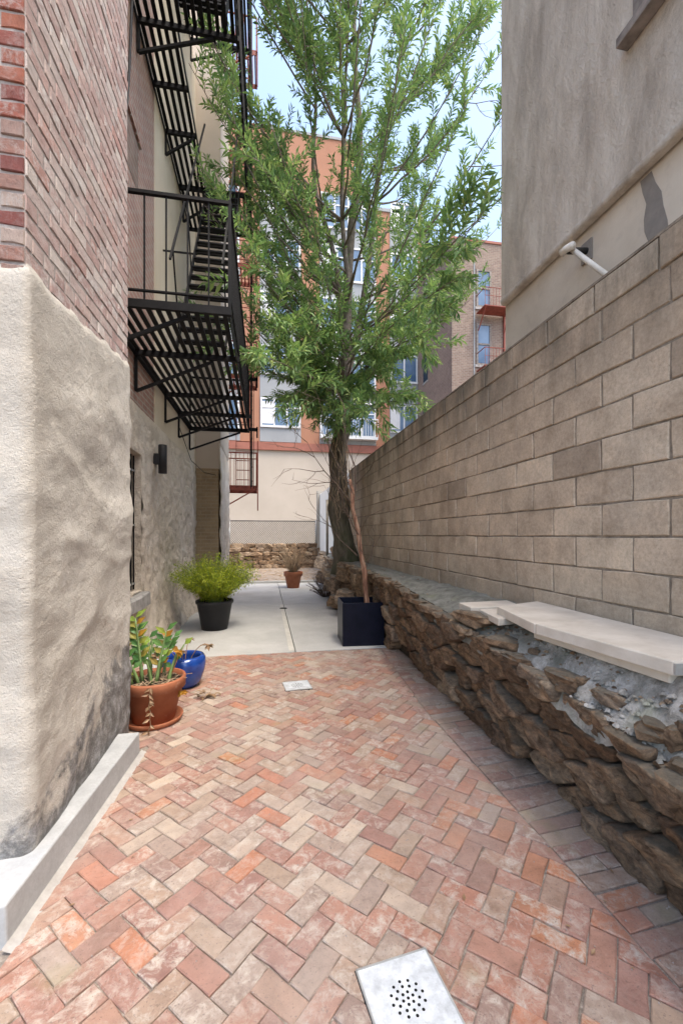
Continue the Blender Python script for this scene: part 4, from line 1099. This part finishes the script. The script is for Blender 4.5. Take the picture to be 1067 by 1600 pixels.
# grey window bays
for x0, x1 in ((-.32, 2.06), (3.17, 6.62), (7.5, 9.30), (-3.0, -1.45)):
    child('panel', MB().box((x0, Y - .02, 6.95), (x1, Y + .019, 21.29)), M['gray_panel'], ob)
    for lv in range(5):
        zb = 7.15 + lv * 3.12 - (.0 if lv == 0 else .05)
        z0, z1 = (zb + .75 if x0 in (-.32, 7.5) else zb + .35), zb + 2.25
        w_ = child('window', MB().box((x0 + .08, Y - .035, z0), (x1 - .08, Y - .021, z1)), M['glass'], ob)
        f = MB(); n_ = 3 if x1 - x0 > 2.2 else 2
        if x1 - x0 > 3: n_ = 4
        for k in range(n_ + 1):
            xx = x0 + .08 + (x1 - x0 - .16) * k / n_; f.box((xx - .045, Y - .07, z0), (xx + .045, Y - .036, z1))
        f.box((x0 + .03, Y - .075, z1), (x1 - .03, Y - .022, z1 + .1)); f.box((x0 + .03, Y - .1, z0 - .12), (x1 - .03, Y - .022, z0))
        if n_ > 2: f.box((x0 + .08, Y - .065, z0 + (z1 - z0) * .68), (x1 - .08, Y - .036, z0 + (z1 - z0) * .68 + .07))
        f.build('frame', M['frame_white'], w_)
        if x0 == 3.17 and lv == 0:
            rl = MB(); rl.box((x0, Y - .5, z0 - .3), (x1, Y - .1, z0 - .15)); rl.bar((x0, Y - .5, z0 + .9), (x1, Y - .5, z0 + .9), .05, .05)
            for k in range(24): rl.bar((x0 + k * (x1 - x0) / 23, Y - .5, z0 - .2), (x0 + k * (x1 - x0) / 23, Y - .5, z0 + .9), .025, .025)
            rl.build('balcony_railing', M['frame_white'], w_)
        if (lv * 7 + int(x0 * 3)) % 2 == 0:
            cu = MB().box((x0 + .13, Y - .04, z0 + .1), (x0 + .13 + (x1 - x0) * .28, Y - .0355, z1 - .1)); cu.build('blind', M['frame_white'], w_)

# ------------------------------------------------------------------ rear garden: stone wall, chain link fence, white side wall
rw = thing('rear_stone_wall', 'mossy rubble stone wall below the chain link fence at the rear', 'wall', (0, 19.2, 0))
child('earth_core', MB().box((-4, 19.12, 0), (2.6, 19.6, 1.05)), M['earth_core'], rw)
k = 0
for r_ in range(6):
    x = -1.9 - rnd.random() * .3
    while x < 2.5:
        L = rnd.uniform(.2, .5); hh = .19
        rock(rw, Vector(rw.location), (x + L / 2, 19.1 + rnd.uniform(-.05, .05) - .02 * (5 - r_), .02 + r_ * .185 + .09), (L * .55, .12, .10), 300 + k, 0, nr=8, nl=5); k += 1; x += L
fz0, fz1 = 1.10, 2.13
cf = thing('chain_link_fence', 'chain link fence with galvanized posts on top of the rear stone wall', 'fence', (.3, 19.1, 1.05))
cl = MB(); CFX0, CFX1 = -1.55, 2.25; cell = .10
x = CFX0 - (fz1 - fz0)
while x < CFX1:
    for s in (1, -1):
        a = Vector((x, 19.1, fz0 if s > 0 else fz1)); b_ = Vector((x + (fz1 - fz0), 19.1, fz1 if s > 0 else fz0))
        t0 = max(0, (CFX0 - a.x) / (b_.x - a.x)); t1 = min(1, (CFX1 - a.x) / (b_.x - a.x))
        if t1 > t0: cl.bar(a + (b_ - a) * t0, a + (b_ - a) * t1, .017, .017)
    x += cell
child('chain_link_mesh', cl, simple('dull_wire', (.15, .145, .14), .7, 0), cf)
child('top_rail', MB().tube([(CFX0, 19.1, fz1), (CFX1, 19.1, fz1)], .022, 8), simple('dull_rail', (.09, .085, .08), .7, 0), cf)
for x in (CFX0, CFX1): child('post', MB().tube([(x, 19.1, .9), (x, 19.1, fz1 + .05)], .035, 10), M['galv'], cf)
tag(MB().tube([(2.06, 14.2, .7), (2.06, 14.2, 2.7)], .045, 10).build('fence_post', simple('weathered_post', (.20, .18, .15), .9)), 'weathered gray post standing before the white wall at the rear', 'post')
tag(MB().box((2.42, 10.5, 0), (2.6, 19.0, 3.35)).build('white_side_wall', M['white_wall']), 'bright white wall beyond the end of the block wall', 'wall')
tag(MB().box((2.30, 19.0, 0), (2.62, 19.3, 3.5)).build('wall_pillar', concrete('gray_pillar', (.33, .31, .28), (.42, .40, .36), 3)), 'gray pillar at the far end of the white wall', 'pillar')
deb = MB()
for i in range(260):
    x = rnd.uniform(-1.6, 2.1); y_ = rnd.uniform(13.5, 18.6); a = rnd.random() * 3.14; L = rnd.uniform(.05, .35)
    deb.bar((x, y_, .045), (x + L * math.cos(a), y_ + L * math.sin(a), .05 + rnd.random() * .03), .01, .01)
tag(deb.build('leaf_litter', M['dry']), 'dry twigs and litter on the rear garden soil', 'litter', kind='stuff')

# ------------------------------------------------------------------ leaves
def leaf_geo(b, p, d, up, L, wd, fold=.3, curl=.12):
    d = d.normalized(); s = d.cross(up)
    if s.length < .05: s = d.cross(Vector((.3, .9, .1)))
    s.normalize(); n_ = s.cross(d).normalized()
    m1 = p + d * L * .45; tip = p + d * L - n_ * L * curl
    b.add([p, m1 + s * wd / 2 + n_ * wd * fold, m1 - s * wd / 2 + n_ * wd * fold, m1, tip], [(0, 3, 1), (0, 2, 3), (3, 4, 1), (2, 4, 3)])

# ------------------------------------------------------------------ big tree
tr = thing('leafy_tree', 'tall slender leafed tree rising from the rocks beside the block wall', 'tree', (1.72, 9.2, .9))
TO = Vector(tr.location)
def tpart(name, b, m): return child(name, b, m, tr)
trunk = [(1.78, 9.2, .62), (1.76, 9.2, .95), (1.70, 9.22, 1.4), (1.60, 9.22, 1.85), (1.60, 9.23, 2.1), (1.60, 9.24, 2.8), (1.56, 9.24, 3.3), (1.66, 9.22, 3.75), (1.72, 9.2, 4.2), (1.72, 9.15, 4.9), (1.78, 9.1, 5.8)]
tb = MB(); n_ = 20; vs = []; fs = []
rad = [.36, .29, .225, .22, .25, .19, .195, .19, .15, .12, .10]
fine = []
for i in range(len(trunk) - 1):
    for k in range(6):
        t = k / 6; fine.append((Vector(trunk[i]).lerp(Vector(trunk[i+1]), t), rad[i] + (rad[i+1] - rad[i]) * t))
fine.append((Vector(trunk[-1]), rad[-1]))
for p, r_ in fine:
    for k in range(n_):
        a = 2 * math.pi * k / n_; q = Vector((math.cos(a), math.sin(a), 0))
        rr = r_ * (1 + .16 * fbm((q.x * 1.2, q.y * 1.2, p.z * 1.4), 1.6, 3) + .05 * noise.noise(Vector((q.x * 6, q.y * 6, p.z * 2))))
        vs.append(p + q * rr)
for i in range(len(fine) - 1):
    for k in range(n_): fs.append((i*n_+k, i*n_+(k+1) % n_, (i+1)*n_+(k+1) % n_, (i+1)*n_+k))
tb.add(vs, fs, True); tpart('trunk', tb, M['bark'])
# ivy-like dead vines on the trunk
vn = MB()
for k in range(46):
    a = rnd.uniform(3.3, 6.2); z = rnd.uniform(1.6, 3.6); pts = []
    for s in range(6):
        i = min(len(fine) - 1, int((z - .62) / (5.8 - .62) * len(fine))); c0, r_ = fine[i]
        pts.append((c0.x + math.cos(a) * r_ * 1.1, c0.y + math.sin(a) * r_ * 1.1, z)); z += rnd.uniform(.05, .2); a += rnd.uniform(-.25, .25)
    vn.tube(pts, .006, 4)
tpart('dead_vines', vn, M['dry'])
limbs = MB(); twigs = MB(); leaves = []
rt = random.Random(21)
def rcrown(z):
    tab = [(3.4, .5), (3.9, 1.05), (4.5, 1.8), (5.2, 2.2), (6.5, 2.5), (7.6, 3.1), (8.4, 3.1), (9.6, 2.7), (11, 2.6), (12.5, 2.5), (14, 2.2), (15, 1.6)]
    for (a, ra), (b_, rb_) in zip(tab, tab[1:]):
        if z <= b_: return ra + (rb_ - ra) * max(0, (z - a)) / (b_ - a)
    return .3
leaders = []
F_ = Vector((1.72, 9.15, 4.6))
for (ex, ey, ez, r0) in ((2.0, 8.7, 14.6, .125), (2.9, 8.0, 13.2, .075), (.7, 8.3, 12.8, .07), (1.5, 7.4, 12.0, .065)):
    pts = []; E_ = Vector((ex, ey, ez)); st_ = F_ + Vector((0, 0, rt.uniform(0, 1.6) if r0 < .12 else 0))
    for i in range(15):
        t = i / 14; p = st_.lerp(E_, t); k = math.sin(t * math.pi)
        p += Vector((noise.noise(Vector((t * 3, ex, 0))) * .35 * k, noise.noise(Vector((t * 3, ex, 9))) * .3 * k, 0))
        if r0 < .12: p.x = st_.x + (E_.x - st_.x) * (t ** .8) + noise.noise(Vector((t * 3, ex, 0))) * .3 * k
        pts.append(p)
    limbs.tube(pts, [r0 * (1 - .8 * i / 14) for i in range(15)], 8); leaders.append((pts, r0))
axis = Vector((1.85, 0, 0)); CYc = 8.0
nbr = 0
def envelope_ok(p):
    return True
NB_ = 150
EX = [((2.3, 4.15, 4.9), 5.2), ((2.25, 4.5, 5.25), 5.6), ((2.35, 4.9, 4.7), 4.9), ((2.3, 5.6, 4.4), 4.7), ((-.2, 5.2, 3.7), 4.3), ((-.3, 5.4, 4.6), 5.0), ((.3, 6.0, 3.6), 4.2), ((1.7, 6.4, 3.45), 4.0), ((1.35, 6.6, 3.5), 4.0), ((-.45, 5.6, 5.4), 6.0), ((-.4, 5.0, 6.3), 7.0)]
for n_i in range(NB_ + len(EX)):
    z_t = 3.7 + (14.6 - 3.7) * ((n_i + rt.random()) / NB_) ** 1.15
    az_ = rt.random() * 2 * math.pi if n_i % 3 else rt.uniform(math.pi, 2 * math.pi)
    rr = rcrown(z_t) * rt.uniform(.72, 1.05)
    tgt = Vector((1.85 + math.cos(az_) * rr, 8.15 + math.sin(az_) * rr * .95, z_t))
    ex_ = EX[n_i - NB_] if n_i >= NB_ else None
    if tgt.x < -.85: tgt.x = -.85 + rt.uniform(0, .3)
    if n_i % 7 == 3 and 5 < z_t < 12.5: tgt.x = rt.uniform(-1.15, -.75); tgt.y = rt.uniform(6.4, 8.0)
    if ex_: tgt = Vector(ex_[0]); z_t = tgt.z
    zs_ = max(4.1, z_t - rr * rt.uniform(.35, .8)) if z_t > 4.6 else max(3.6, z_t - .1)
    src = None; bd = 1e9
    for pts, r0 in leaders:
        for p in pts:
            d = abs(p.z - zs_) * 2 + (Vector((p.x, p.y, 0)) - Vector((tgt.x, tgt.y, 0))).length * .6
            if d < bd: bd = d; src = p
    if z_t < 4.6: src = Vector((1.72, 9.15, rt.uniform(3.9, 4.5)))
    if ex_: src = Vector((1.74, 9.1, ex_[1]))
    pts = []; nn = 9
    for i in range(nn):
        t = i / (nn - 1); p = src.lerp(tgt, t); k = math.sin(t * math.pi)
        p.z += k * (-.10 if z_t > 5 else .12) * rr; p += Vector((rt.uniform(-1, 1), rt.uniform(-1, 1), rt.uniform(-1, 1))) * .035 * k
        pts.append(p)
    r0 = .008 + .007 * rr
    limbs.tube(pts, [r0 * (1 - .8 * i / (nn - 1)) for i in range(nn)], 5)
    # secondary twigs
    nt_ = int(5 + rr * 4.0)
    for q in range(nt_):
        t = (.6 if ex_ else .28) + (.4 if ex_ else .72) * (q + rt.random() * .8) / nt_; t = min(1, t); f = t * (nn - 1); i = min(nn - 2, int(f)); p = pts[i].lerp(pts[i+1], f - i)
        dmain = (pts[i+1] - pts[i]).normalized()
        dr = (dmain * rt.uniform(.4, 1.1) + Vector((rt.gauss(0, 1), rt.gauss(0, 1), rt.gauss(.35, .7))).normalized() * rt.uniform(.6, 1)).normalized()
        tl = rt.uniform(.32, .72) * (1.15 - .3 * t)
        tp = [p]; dd = dr.copy()
        for s in range(4):
            dd = (dd + Vector((rt.gauss(0, .16), rt.gauss(0, .16), .12 if z_t > 5.5 else -.10))).normalized(); tp.append(tp[-1] + dd * tl / 4)
        twigs.tube(tp, [.006, .005, .004, .003, .002], 3, False)
        size = rt.uniform(.15, .20) if z_t < 5.6 else rt.uniform(.12, .16)
        nl = int(tl / .019)
        for s in range(nl):
            t2 = .12 + .88 * s / max(1, nl - 1); f2 = t2 * 4; i2 = min(3, int(f2)); lp = tp[i2].lerp(tp[i2+1], f2 - i2); ax = (tp[i2+1] - tp[i2]).normalized()
            a_ = s * 2.4 + rt.random() * .6
            e_ = ax.cross(Vector((0, 0, 1)));
            if e_.length < .1: e_ = Vector((1, 0, 0))
            e_.normalize(); f_ = ax.cross(e_)
            od = (e_ * math.cos(a_) + f_ * math.sin(a_)) * rt.uniform(.6, 1.0) + ax * rt.uniform(.55, 1.2)
            od.z += -.08
            leaves.append((lp, od.normalized(), size * rt.uniform(.7, 1.15) * (.75 if t2 > .93 else 1)))
for pts, r0 in leaders:
    for q in range(26):
        f = 13.9 * (.25 + .75 * rt.random()); i = int(f); p = pts[i].lerp(pts[i+1], f - i); dd = Vector((rt.gauss(0, 1), rt.gauss(-.5, 1), rt.gauss(.3, .6))).normalized(); tp = [p]
        for s in range(4): dd = (dd + Vector((rt.gauss(0, .16), rt.gauss(0, .16), .12))).normalized(); tp.append(tp[-1] + dd * .17)
        twigs.tube(tp, [.006, .005, .004, .003, .002], 3, False)
        for s in range(30):
            t2 = .1 + .9 * s / 29; f2 = t2 * 4; i2 = min(3, int(f2)); lp = tp[i2].lerp(tp[i2+1], f2 - i2); ax = (tp[i2+1] - tp[i2]).normalized()
            od = Vector((rt.gauss(0, 1), rt.gauss(0, 1), rt.gauss(0, 1))).normalized() * .8 + ax * .8
            leaves.append((lp, od.normalized(), rt.uniform(.10, .16)))
tpart('limbs', limbs, M['limb'])
tpart('twigs', twigs, M['limb'])
cpos = Vector((0, 0, 1.5))
def okleaf(p):
    if p.x > 2.50 and p.y < 4.5: return False
    if p.x > 2.0 and p.z < 3.15: return False
    return True
leaves = [l for l in leaves if okleaf(l[0])]
order = sorted(range(len(leaves)), key=lambda i: (leaves[i][0] - cpos).length / leaves[i][2] if leaves[i][0].z < 11 else 1e9)
big = set(order[:295])
lm = MB()
lb1 = MB(); leaf_geo(lb1, Vector((0, 0, 0)), Vector((0, 1, 0)), Vector((0, 0, 1)), 1, .26); lme = lb1.mesh('leaf'); lme.materials.append(M['leaf'])
for i, (p, d, L) in enumerate(leaves):
    up = Vector((rt.gauss(0, .45), rt.gauss(0, .45), 1))
    if i in big:
        s = d.cross(up).normalized(); n_v = s.cross(d).normalized()
        mt = Matrix(((s.x, d.x, n_v.x, 0), (s.y, d.y, n_v.y, 0), (s.z, d.z, n_v.z, 0), (0, 0, 0, 1)))
        o = link('leaf', lme, None, tr); o.matrix_local = Matrix.Translation(p - TO) @ mt @ Matrix.Scale(L, 4)
    else: leaf_geo(lm, p, d, up, L, L * .26)
o = tpart('foliage', lm, M['leaf']); tag(o, kind='stuff')
print('leaves', len(leaves), 'pavers', len(out), 'bricks', nb, 'blocks', nblk, 'stones', ns)
# bare branch tips against the sky
bt = MB()
def bare(b, p, d, L, r_, dep):
    pts = [p]
    for i in range(5):
        d = (d + Vector((rt.gauss(0, .18), rt.gauss(0, .18), rt.gauss(.02, .15)))).normalized(); pts.append(pts[-1] + d * L / 5)
        if dep and rt.random() < .75: bare(b, pts[-1], (d + Vector((rt.gauss(0, .6), rt.gauss(0, .6), rt.gauss(0, .6)))).normalized(), L * .55, r_ * .55, dep - 1)
    b.tube(pts, [r_ * (1 - .15 * i) for i in range(6)], 4, False)
for p, d in (((3.6, 8.2, 11.8), (1, 0, .25)), ((3.7, 8.0, 10.3), (1, 0, 0)), ((4.0, 7.9, 8.9), (1, -.1, -.1)), ((3.2, 8, 12.8), (.8, 0, .5))):
    bt = MB(); bare(bt, Vector(p), Vector(d).normalized(), 1.3, .014, 2); tpart('bare_branch', bt, M['limb'])

tag(fl.build('fallen_leaves', M['leaf_brown']), 'small dry brown leaves scattered over the brick paving', 'fallen leaves', kind='stuff')
# ------------------------------------------------------------------ navy planter with peeling sapling
nv = thing('square_planter', 'glossy navy square planter box standing at the end of the stone wall', 'planter', (1.315, 5.84, 0), rz=R(-3))
S2, PH = .285, .585
b = MB(); wt = .018
for a, c_ in (((-S2, -S2, .004), (S2, -S2 + wt, PH)), ((-S2, S2 - wt, .004), (S2, S2, PH)), ((-S2, -S2 + wt, .004), (-S2 + wt, S2 - wt, PH)), ((S2 - wt, -S2 + wt, .004), (S2, S2 - wt, PH))): b.box(a, c_)
b.box((-S2 + wt, -S2 + wt, .004), (S2 - wt, S2 - wt, .02))
b.build('box', M['navy'], nv, bevel=.005)
b = MB(); b.box((-S2 + wt, -S2 + wt, .40), (S2 - wt, S2 - wt, .46)); b.build('soil', M['soil'], nv)
sp = thing('bare_sapling', 'leafless sapling with peeling reddish bark growing in the navy planter', 'sapling', (1.42, 5.82, .46))
tk = [(0, 0, -.02), (-.03, 0, .22), (-.035, 0, .50), (-.10, .01, .82), (-.13, .01, 1.10), (-.21, .02, 1.42), (-.215, .02, 1.66), (-.265, .02, 1.86)]
b = MB(); vs = []; fs = []; n_ = 14; fine = []
rd = [.052, .040, .045, .034, .040, .028, .034, .022]
for i in range(7):
    for k in range(6): t = k / 6; fine.append((Vector(tk[i]).lerp(Vector(tk[i+1]), t), rd[i] + (rd[i+1] - rd[i]) * t))
for j, (p, r_) in enumerate(fine):
    for k in range(n_):
        a = 2 * math.pi * k / n_; q = Vector((math.cos(a + p.z * .9), math.sin(a + p.z * .9), 0))
        vs.append(p + q * r_ * .82 * (1 + .25 * math.cos(3 * a) * .6 + .18 * noise.noise(Vector((math.cos(a) * 2, math.sin(a) * 2, p.z * 3)))))
for i in range(len(fine) - 1):
    for k in range(n_): fs.append((i*n_+k, i*n_+(k+1) % n_, (i+1)*n_+(k+1) % n_, (i+1)*n_+k))
fs.append(tuple(range((len(fine)-1)*n_, len(fine)*n_)))
b.add(vs, fs, True); b.build('trunk', M['peel'], sp)
b = MB()
for p, d, L, r_, dep in (((-.2, .02, 1.5), (.35, 0, 1), 1.35, .013, 1), ((-.19, .02, 1.45), (-.9, .1, .75), 1.1, .011, 2), ((-.1, 0, 1.0), (-.9, -.2, .35), 1.0, .009, 2), ((-.15, 0, .75), (-.8, 0, .9), .9, .008, 2),
                         ((-.03, 0, .55), (.3, 0, .9), .55, .006, 1), ((-.06, 0, .75), (-.4, -.3, .5), .6, .006, 1), ((-.2, 0, 1.6), (-.5, .1, 1.1), 1.2, .009, 2)):
    bare(b, Vector(p), Vector(d).normalized(), L, r_, dep)
b.build('twigs', M['twig'], sp)

# ------------------------------------------------------------------ pots and plants
def pot_prof(r0, r1, h, rimh, wall=.014):
    return [(r0, 0), (r0 + (r1 - r0) * .96 * (h - rimh) / h, h - rimh), (r1 + .006, h - rimh + .004), (r1 + .010, h - .012), (r1 + .006, h), (r1 - wall, h), (r1 - wall - .004, h - .05)]
# near terracotta pot
tp_ = thing('terracotta_pot', 'near terracotta pot on a saucer at the corner of the plastered wall', 'plant pot', (-.885, 3.63, 0), 'terracotta pots')
MB().lathe([(.16, .004), (.205, .008), (.222, .045), (.214, .048), (.195, .02), (.0, .02)], 48).build('saucer', M['terracotta'], tp_)
b = MB(); b.lathe([(r_, z + .022) for r_, z in pot_prof(.158, .232, .335, .085)], 48); b.build('pot', M['terracotta'], tp_)
b = MB(); b.lathe([(0.0, .33), (.10, .325), (.215, .315)], 24); vs2 = b; b.build('soil', M['soil'], tp_)
zz_ = thing('zz_plant', 'upright fleshy green plant with yellowing leaves in the near terracotta pot', 'plant', (-.885, 3.63, .335))
rp_ = random.Random(4)
for k, (dx, dy, L, lean, az_, nlf) in enumerate([(-.08, -.03, .52, .10, 2.6, 14), (.03, -.06, .42, .12, .4, 12), (-.15, -.06, .36, .2, 2.9, 9), (-.08, -.03, .42, .10, 2.6, 12), (-.03, 0, .34, .05, 1.2, 0), (.02, -.02, .36, .22, .2, 10), (.10, .02, .30, .25, -.2, 4), (-.13, 0, .30, .35, 2.8, 7), (.06, .05, .28, .1, 1.0, 0), (-.05, .05, .33, .15, 1.8, 8), (.12, -.05, .26, .15, .4, 0), (-.1, -.06, .24, .2, 3.4, 4), (.0, -.08, .2, .1, 4, 0)]):
    b = MB(); base = Vector((dx, dy, -.02)); d = Vector((math.cos(az_) * lean, math.sin(az_) * lean, 1)).normalized(); pts = []
    for s in range(7): t = s / 6; pts.append(base + d * L * t + Vector((math.cos(az_), math.sin(az_), 0)) * lean * .25 * t * t)
    b.tube(pts, [.014 * (1 - .75 * s / 6) + .002 for s in range(7)], 6); stm = b.build('stem', M['stem_green'], zz_)
    for s in range(nlf):
        t = .35 + .65 * s / max(1, nlf - 1); f = t * 6; i = min(5, int(f)); p = pts[i].lerp(pts[i+1], f - i)
        sd_ = 1 if s % 2 else -1; o_d = Vector((sd_ * .8, rp_.uniform(-.5, .3), .75))
        lb2 = MB(); leaf_geo(lb2, p, o_d, Vector((rp_.uniform(-.4, .4), -1, .6)), rp_.uniform(.075, .115), .046, .1, .1)
        lb2.build('leaf', M['leaf_orange'] if rp_.random() < .08 else M['zz'], stm)
b = MB()
for k in range(60):
    a = rp_.random() * 6.28; r_ = rp_.uniform(.02, .2); L = rp_.uniform(.05, .13); a2 = rp_.random() * 6.28
    p = Vector((math.cos(a) * r_, math.sin(a) * r_, -.005)); b.bar(p, p + Vector((math.cos(a2) * L, math.sin(a2) * L, rp_.uniform(0, .05))), .006, .004)
tag(b.build('dry_scraps', M['dry'], zz_), kind='stuff')
b = MB(); p0 = Vector((.03, -.228, .012)); pts = [p0 + Vector((rp_.uniform(-.01, .01), -.012 - .004 * s, -.045 * s)) for s in range(9)]
b.tube(pts, .004, 5)
for s in range(14):
    p = pts[s % 9]; leaf_geo(b, p, Vector((rp_.uniform(-1, 1), -.4, rp_.uniform(-1, .2))), Vector((0, -1, .2)), rp_.uniform(.03, .06), .024)
b.build('withered_trailing_stem', M['leaf_brown'], zz_)
# drooping orange flower-like withered leaves on the right
for (x0, z0, x1, z1, m_) in ((.12, .0, .20, .23, 'leaf_orange'), (.15, -.02, .22, -.10, 'leaf_orange'), (.05, .02, .03, .20, 'leaf_brown')):
    b = MB(); c0 = Vector((x0, -.05, z0)); c1 = Vector((x1, -.03, z1)); b.tube([c0, c0.lerp(c1, .5) + Vector((.02, 0, .03)), c1], .003, 5)
    for s in range(9): leaf_geo(b, c1, Vector((rp_.uniform(-1, 1), -.5, rp_.uniform(-1, .3))), Vector((0, -1, .5)), rp_.uniform(.04, .065), .03)
    b.build('withered_leaves', M[m_], zz_)
# cobalt pot
bp = thing('blue_pot', 'glossy cobalt blue glazed pot behind the near terracotta pot', 'plant pot', (-.80, 4.42, 0))
MB().lathe([(.125, .004), (.165, .05), (.20, .15), (.212, .23), (.208, .275), (.190, .303), (.170, .307), (.158, .298), (.160, .26), (.165, .2)], 48).build('pot', M['cobalt'], bp)
MB().lathe([(0, .21), (.16, .205)], 24).build('soil', M['soil'], bp)
b = MB()
for k in range(5):
    a = rp_.uniform(0, 6.28); pts = [Vector((math.cos(a) * .04, math.sin(a) * .04, .2))]
    for s in range(5): pts.append(pts[-1] + Vector((math.cos(a) * .04, math.sin(a) * .04, .09 - .025 * s)))
    b.tube(pts, .004, 5)
    for s in range(8): leaf_geo(b, pts[-1], Vector((rp_.uniform(-1, 1), rp_.uniform(-1, 1), rp_.uniform(-1, .3))), Vector((0, 0, 1)), .06, .03)
tag(b.build('withered_plant', M['leaf_brown'], None, (-.80, 4.42, 0)), 'withered brown stalks hanging out of the cobalt blue pot', 'plant')
b = MB()
for k in range(26):
    p = Vector((rp_.uniform(-.06, .12), rp_.uniform(-.05, .06), rp_.uniform(.0, .05))); leaf_geo(b, p, Vector((rp_.uniform(-1, 1), rp_.uniform(-1, 1), rp_.uniform(0, .5))), Vector((0, 0, 1)), rp_.uniform(.04, .08), .03)
tag(b.build('dead_leaf_clump', M['leaf_brown'], None, (-.56, 4.05, 0)), 'small clump of dead leaves on the bricks beside the blue pot', 'dead leaves')
# folded pale sheet and grey watering can shapes behind the pots
b = MB(); b.add([(0, 0, 0), (.18, .1, 0), (.26, .35, 0), (.02, .3, 0), (.10, .12, .30), (.2, .28, .22)], [(0, 1, 4), (1, 2, 5, 4), (2, 3, 5), (3, 0, 4, 5)])
tag(b.build('white_rag', M['frame_white'], None, (-1.28, 4.55, 0)), 'crumpled white cloth against the wall behind the potted plant', 'cloth')

# black pot with feathery plant
bk = thing('black_pot', 'large round black plastic pot on the gray concrete patio', 'plant pot', (-.80, 7.02, .002))
MB().lathe([(r_, z) for r_, z in pot_prof(.20, .285, .46, .05)], 48).build('pot', M['black_plastic'], bk)
MB().lathe([(0, .42), (.26, .41)], 24).build('soil', M['soil'], bk)
fn = thing('feathery_plant', 'bushy bright yellow green feathery plant in the large black pot', 'plant', (-.80, 7.02, .42))
st2 = MB(); lf = MB(); rf_ = random.Random(11)
for k in range(330):
    a = rf_.random() * 6.28; el_ = rf_.random() ** .7; L = rf_.uniform(.45, .88); lean = el_ * .95
    d = Vector((math.cos(a) * lean * .75, math.sin(a) * lean * .75, 1)).normalized()
    p = Vector((math.cos(a) * .1 * rf_.random(), math.sin(a) * .1 * rf_.random(), 0)); pts = [p]; dd = d.copy()
    for s in range(7):
        dd = (dd + Vector((math.cos(a) * .05, math.sin(a) * .05, -.075 * (.3 + el_)))).normalized(); pts.append(pts[-1] + dd * L / 7)
    st2.tube(pts, .0025, 3, False)
    for s in range(62):
        t = .22 + .78 * rf_.random(); f = t * 7; i = min(6, int(f)); q = pts[i].lerp(pts[i+1], f - i)
        q = q + Vector((rf_.gauss(0, .03), rf_.gauss(0, .03), rf_.gauss(0, .03)))
        leaf_geo(lf, q, Vector((rf_.gauss(0, 1), rf_.gauss(0, 1), rf_.gauss(-.1, .8))), Vector((rf_.gauss(0, .6), rf_.gauss(0, .6), 1)), rf_.uniform(.04, .08), .011, .1, .15)
st2.build('stems', M['stem_green'], fn); tag(lf.build('foliage', M['fern'], fn), kind='stuff')
# far terracotta pot with dry grass
ft = thing('terracotta_pot', 'far terracotta pot with dry grass at the end of the concrete patio', 'plant pot', (.775, 12.1, .002), 'terracotta pots')
MB().lathe([(r_, z) for r_, z in pot_prof(.17, .26, .46, .12)], 40).build('pot', M['terracotta'], ft)
MB().lathe([(0, .43), (.24, .42)], 20).build('soil', M['soil'], ft)
def drygrass(n_, L0, spread, seed):
    r2 = random.Random(seed); b = MB()
    for k in range(n_):
        a = r2.random() * 6.28; ln = r2.random() * spread; L = L0 * r2.uniform(.5, 1); p = Vector((math.cos(a) * .1 * r2.random(), math.sin(a) * .1 * r2.random(), 0)); pts = [p]
        d = Vector((math.cos(a) * ln, math.sin(a) * ln, 1)).normalized()
        for s in range(4): d = (d + Vector((math.cos(a) * .06, math.sin(a) * .06, -.05))).normalized(); pts.append(pts[-1] + d * L / 4)
        b.tube(pts, .0065, 3, False)
    return b
tag(drygrass(130, .85, .8, 5).build('dry_grass', M['dry'], None, (.775, 12.1, .43)), 'tuft of dry straw coloured grass in the far terracotta pot', 'dry plant')
tag(drygrass(60, .6, 1.6, 6).build('dead_shrub', M['twig'], None, (1.42, 10.2, 0)), 'scraggly dead brown shrub at the foot of the boulders', 'shrub')
# round drain in patio and a small dark lid near the far pot
tag(MB().lathe([(.075, 0), (.075, .006), (0, .006)], 20).build('round_cap', M['iron'], None, (.36, 8.7, .003)), 'small round dark cap set in the concrete patio joint', 'drain cap')
tag(rock(None, Vector((0, 0, 0)), (1.42, 11.2, .02), (.05, .03, .025), 401, 0, 'stone', 'small_stone'), 'small dark stone lying on the far concrete patio', 'stone')
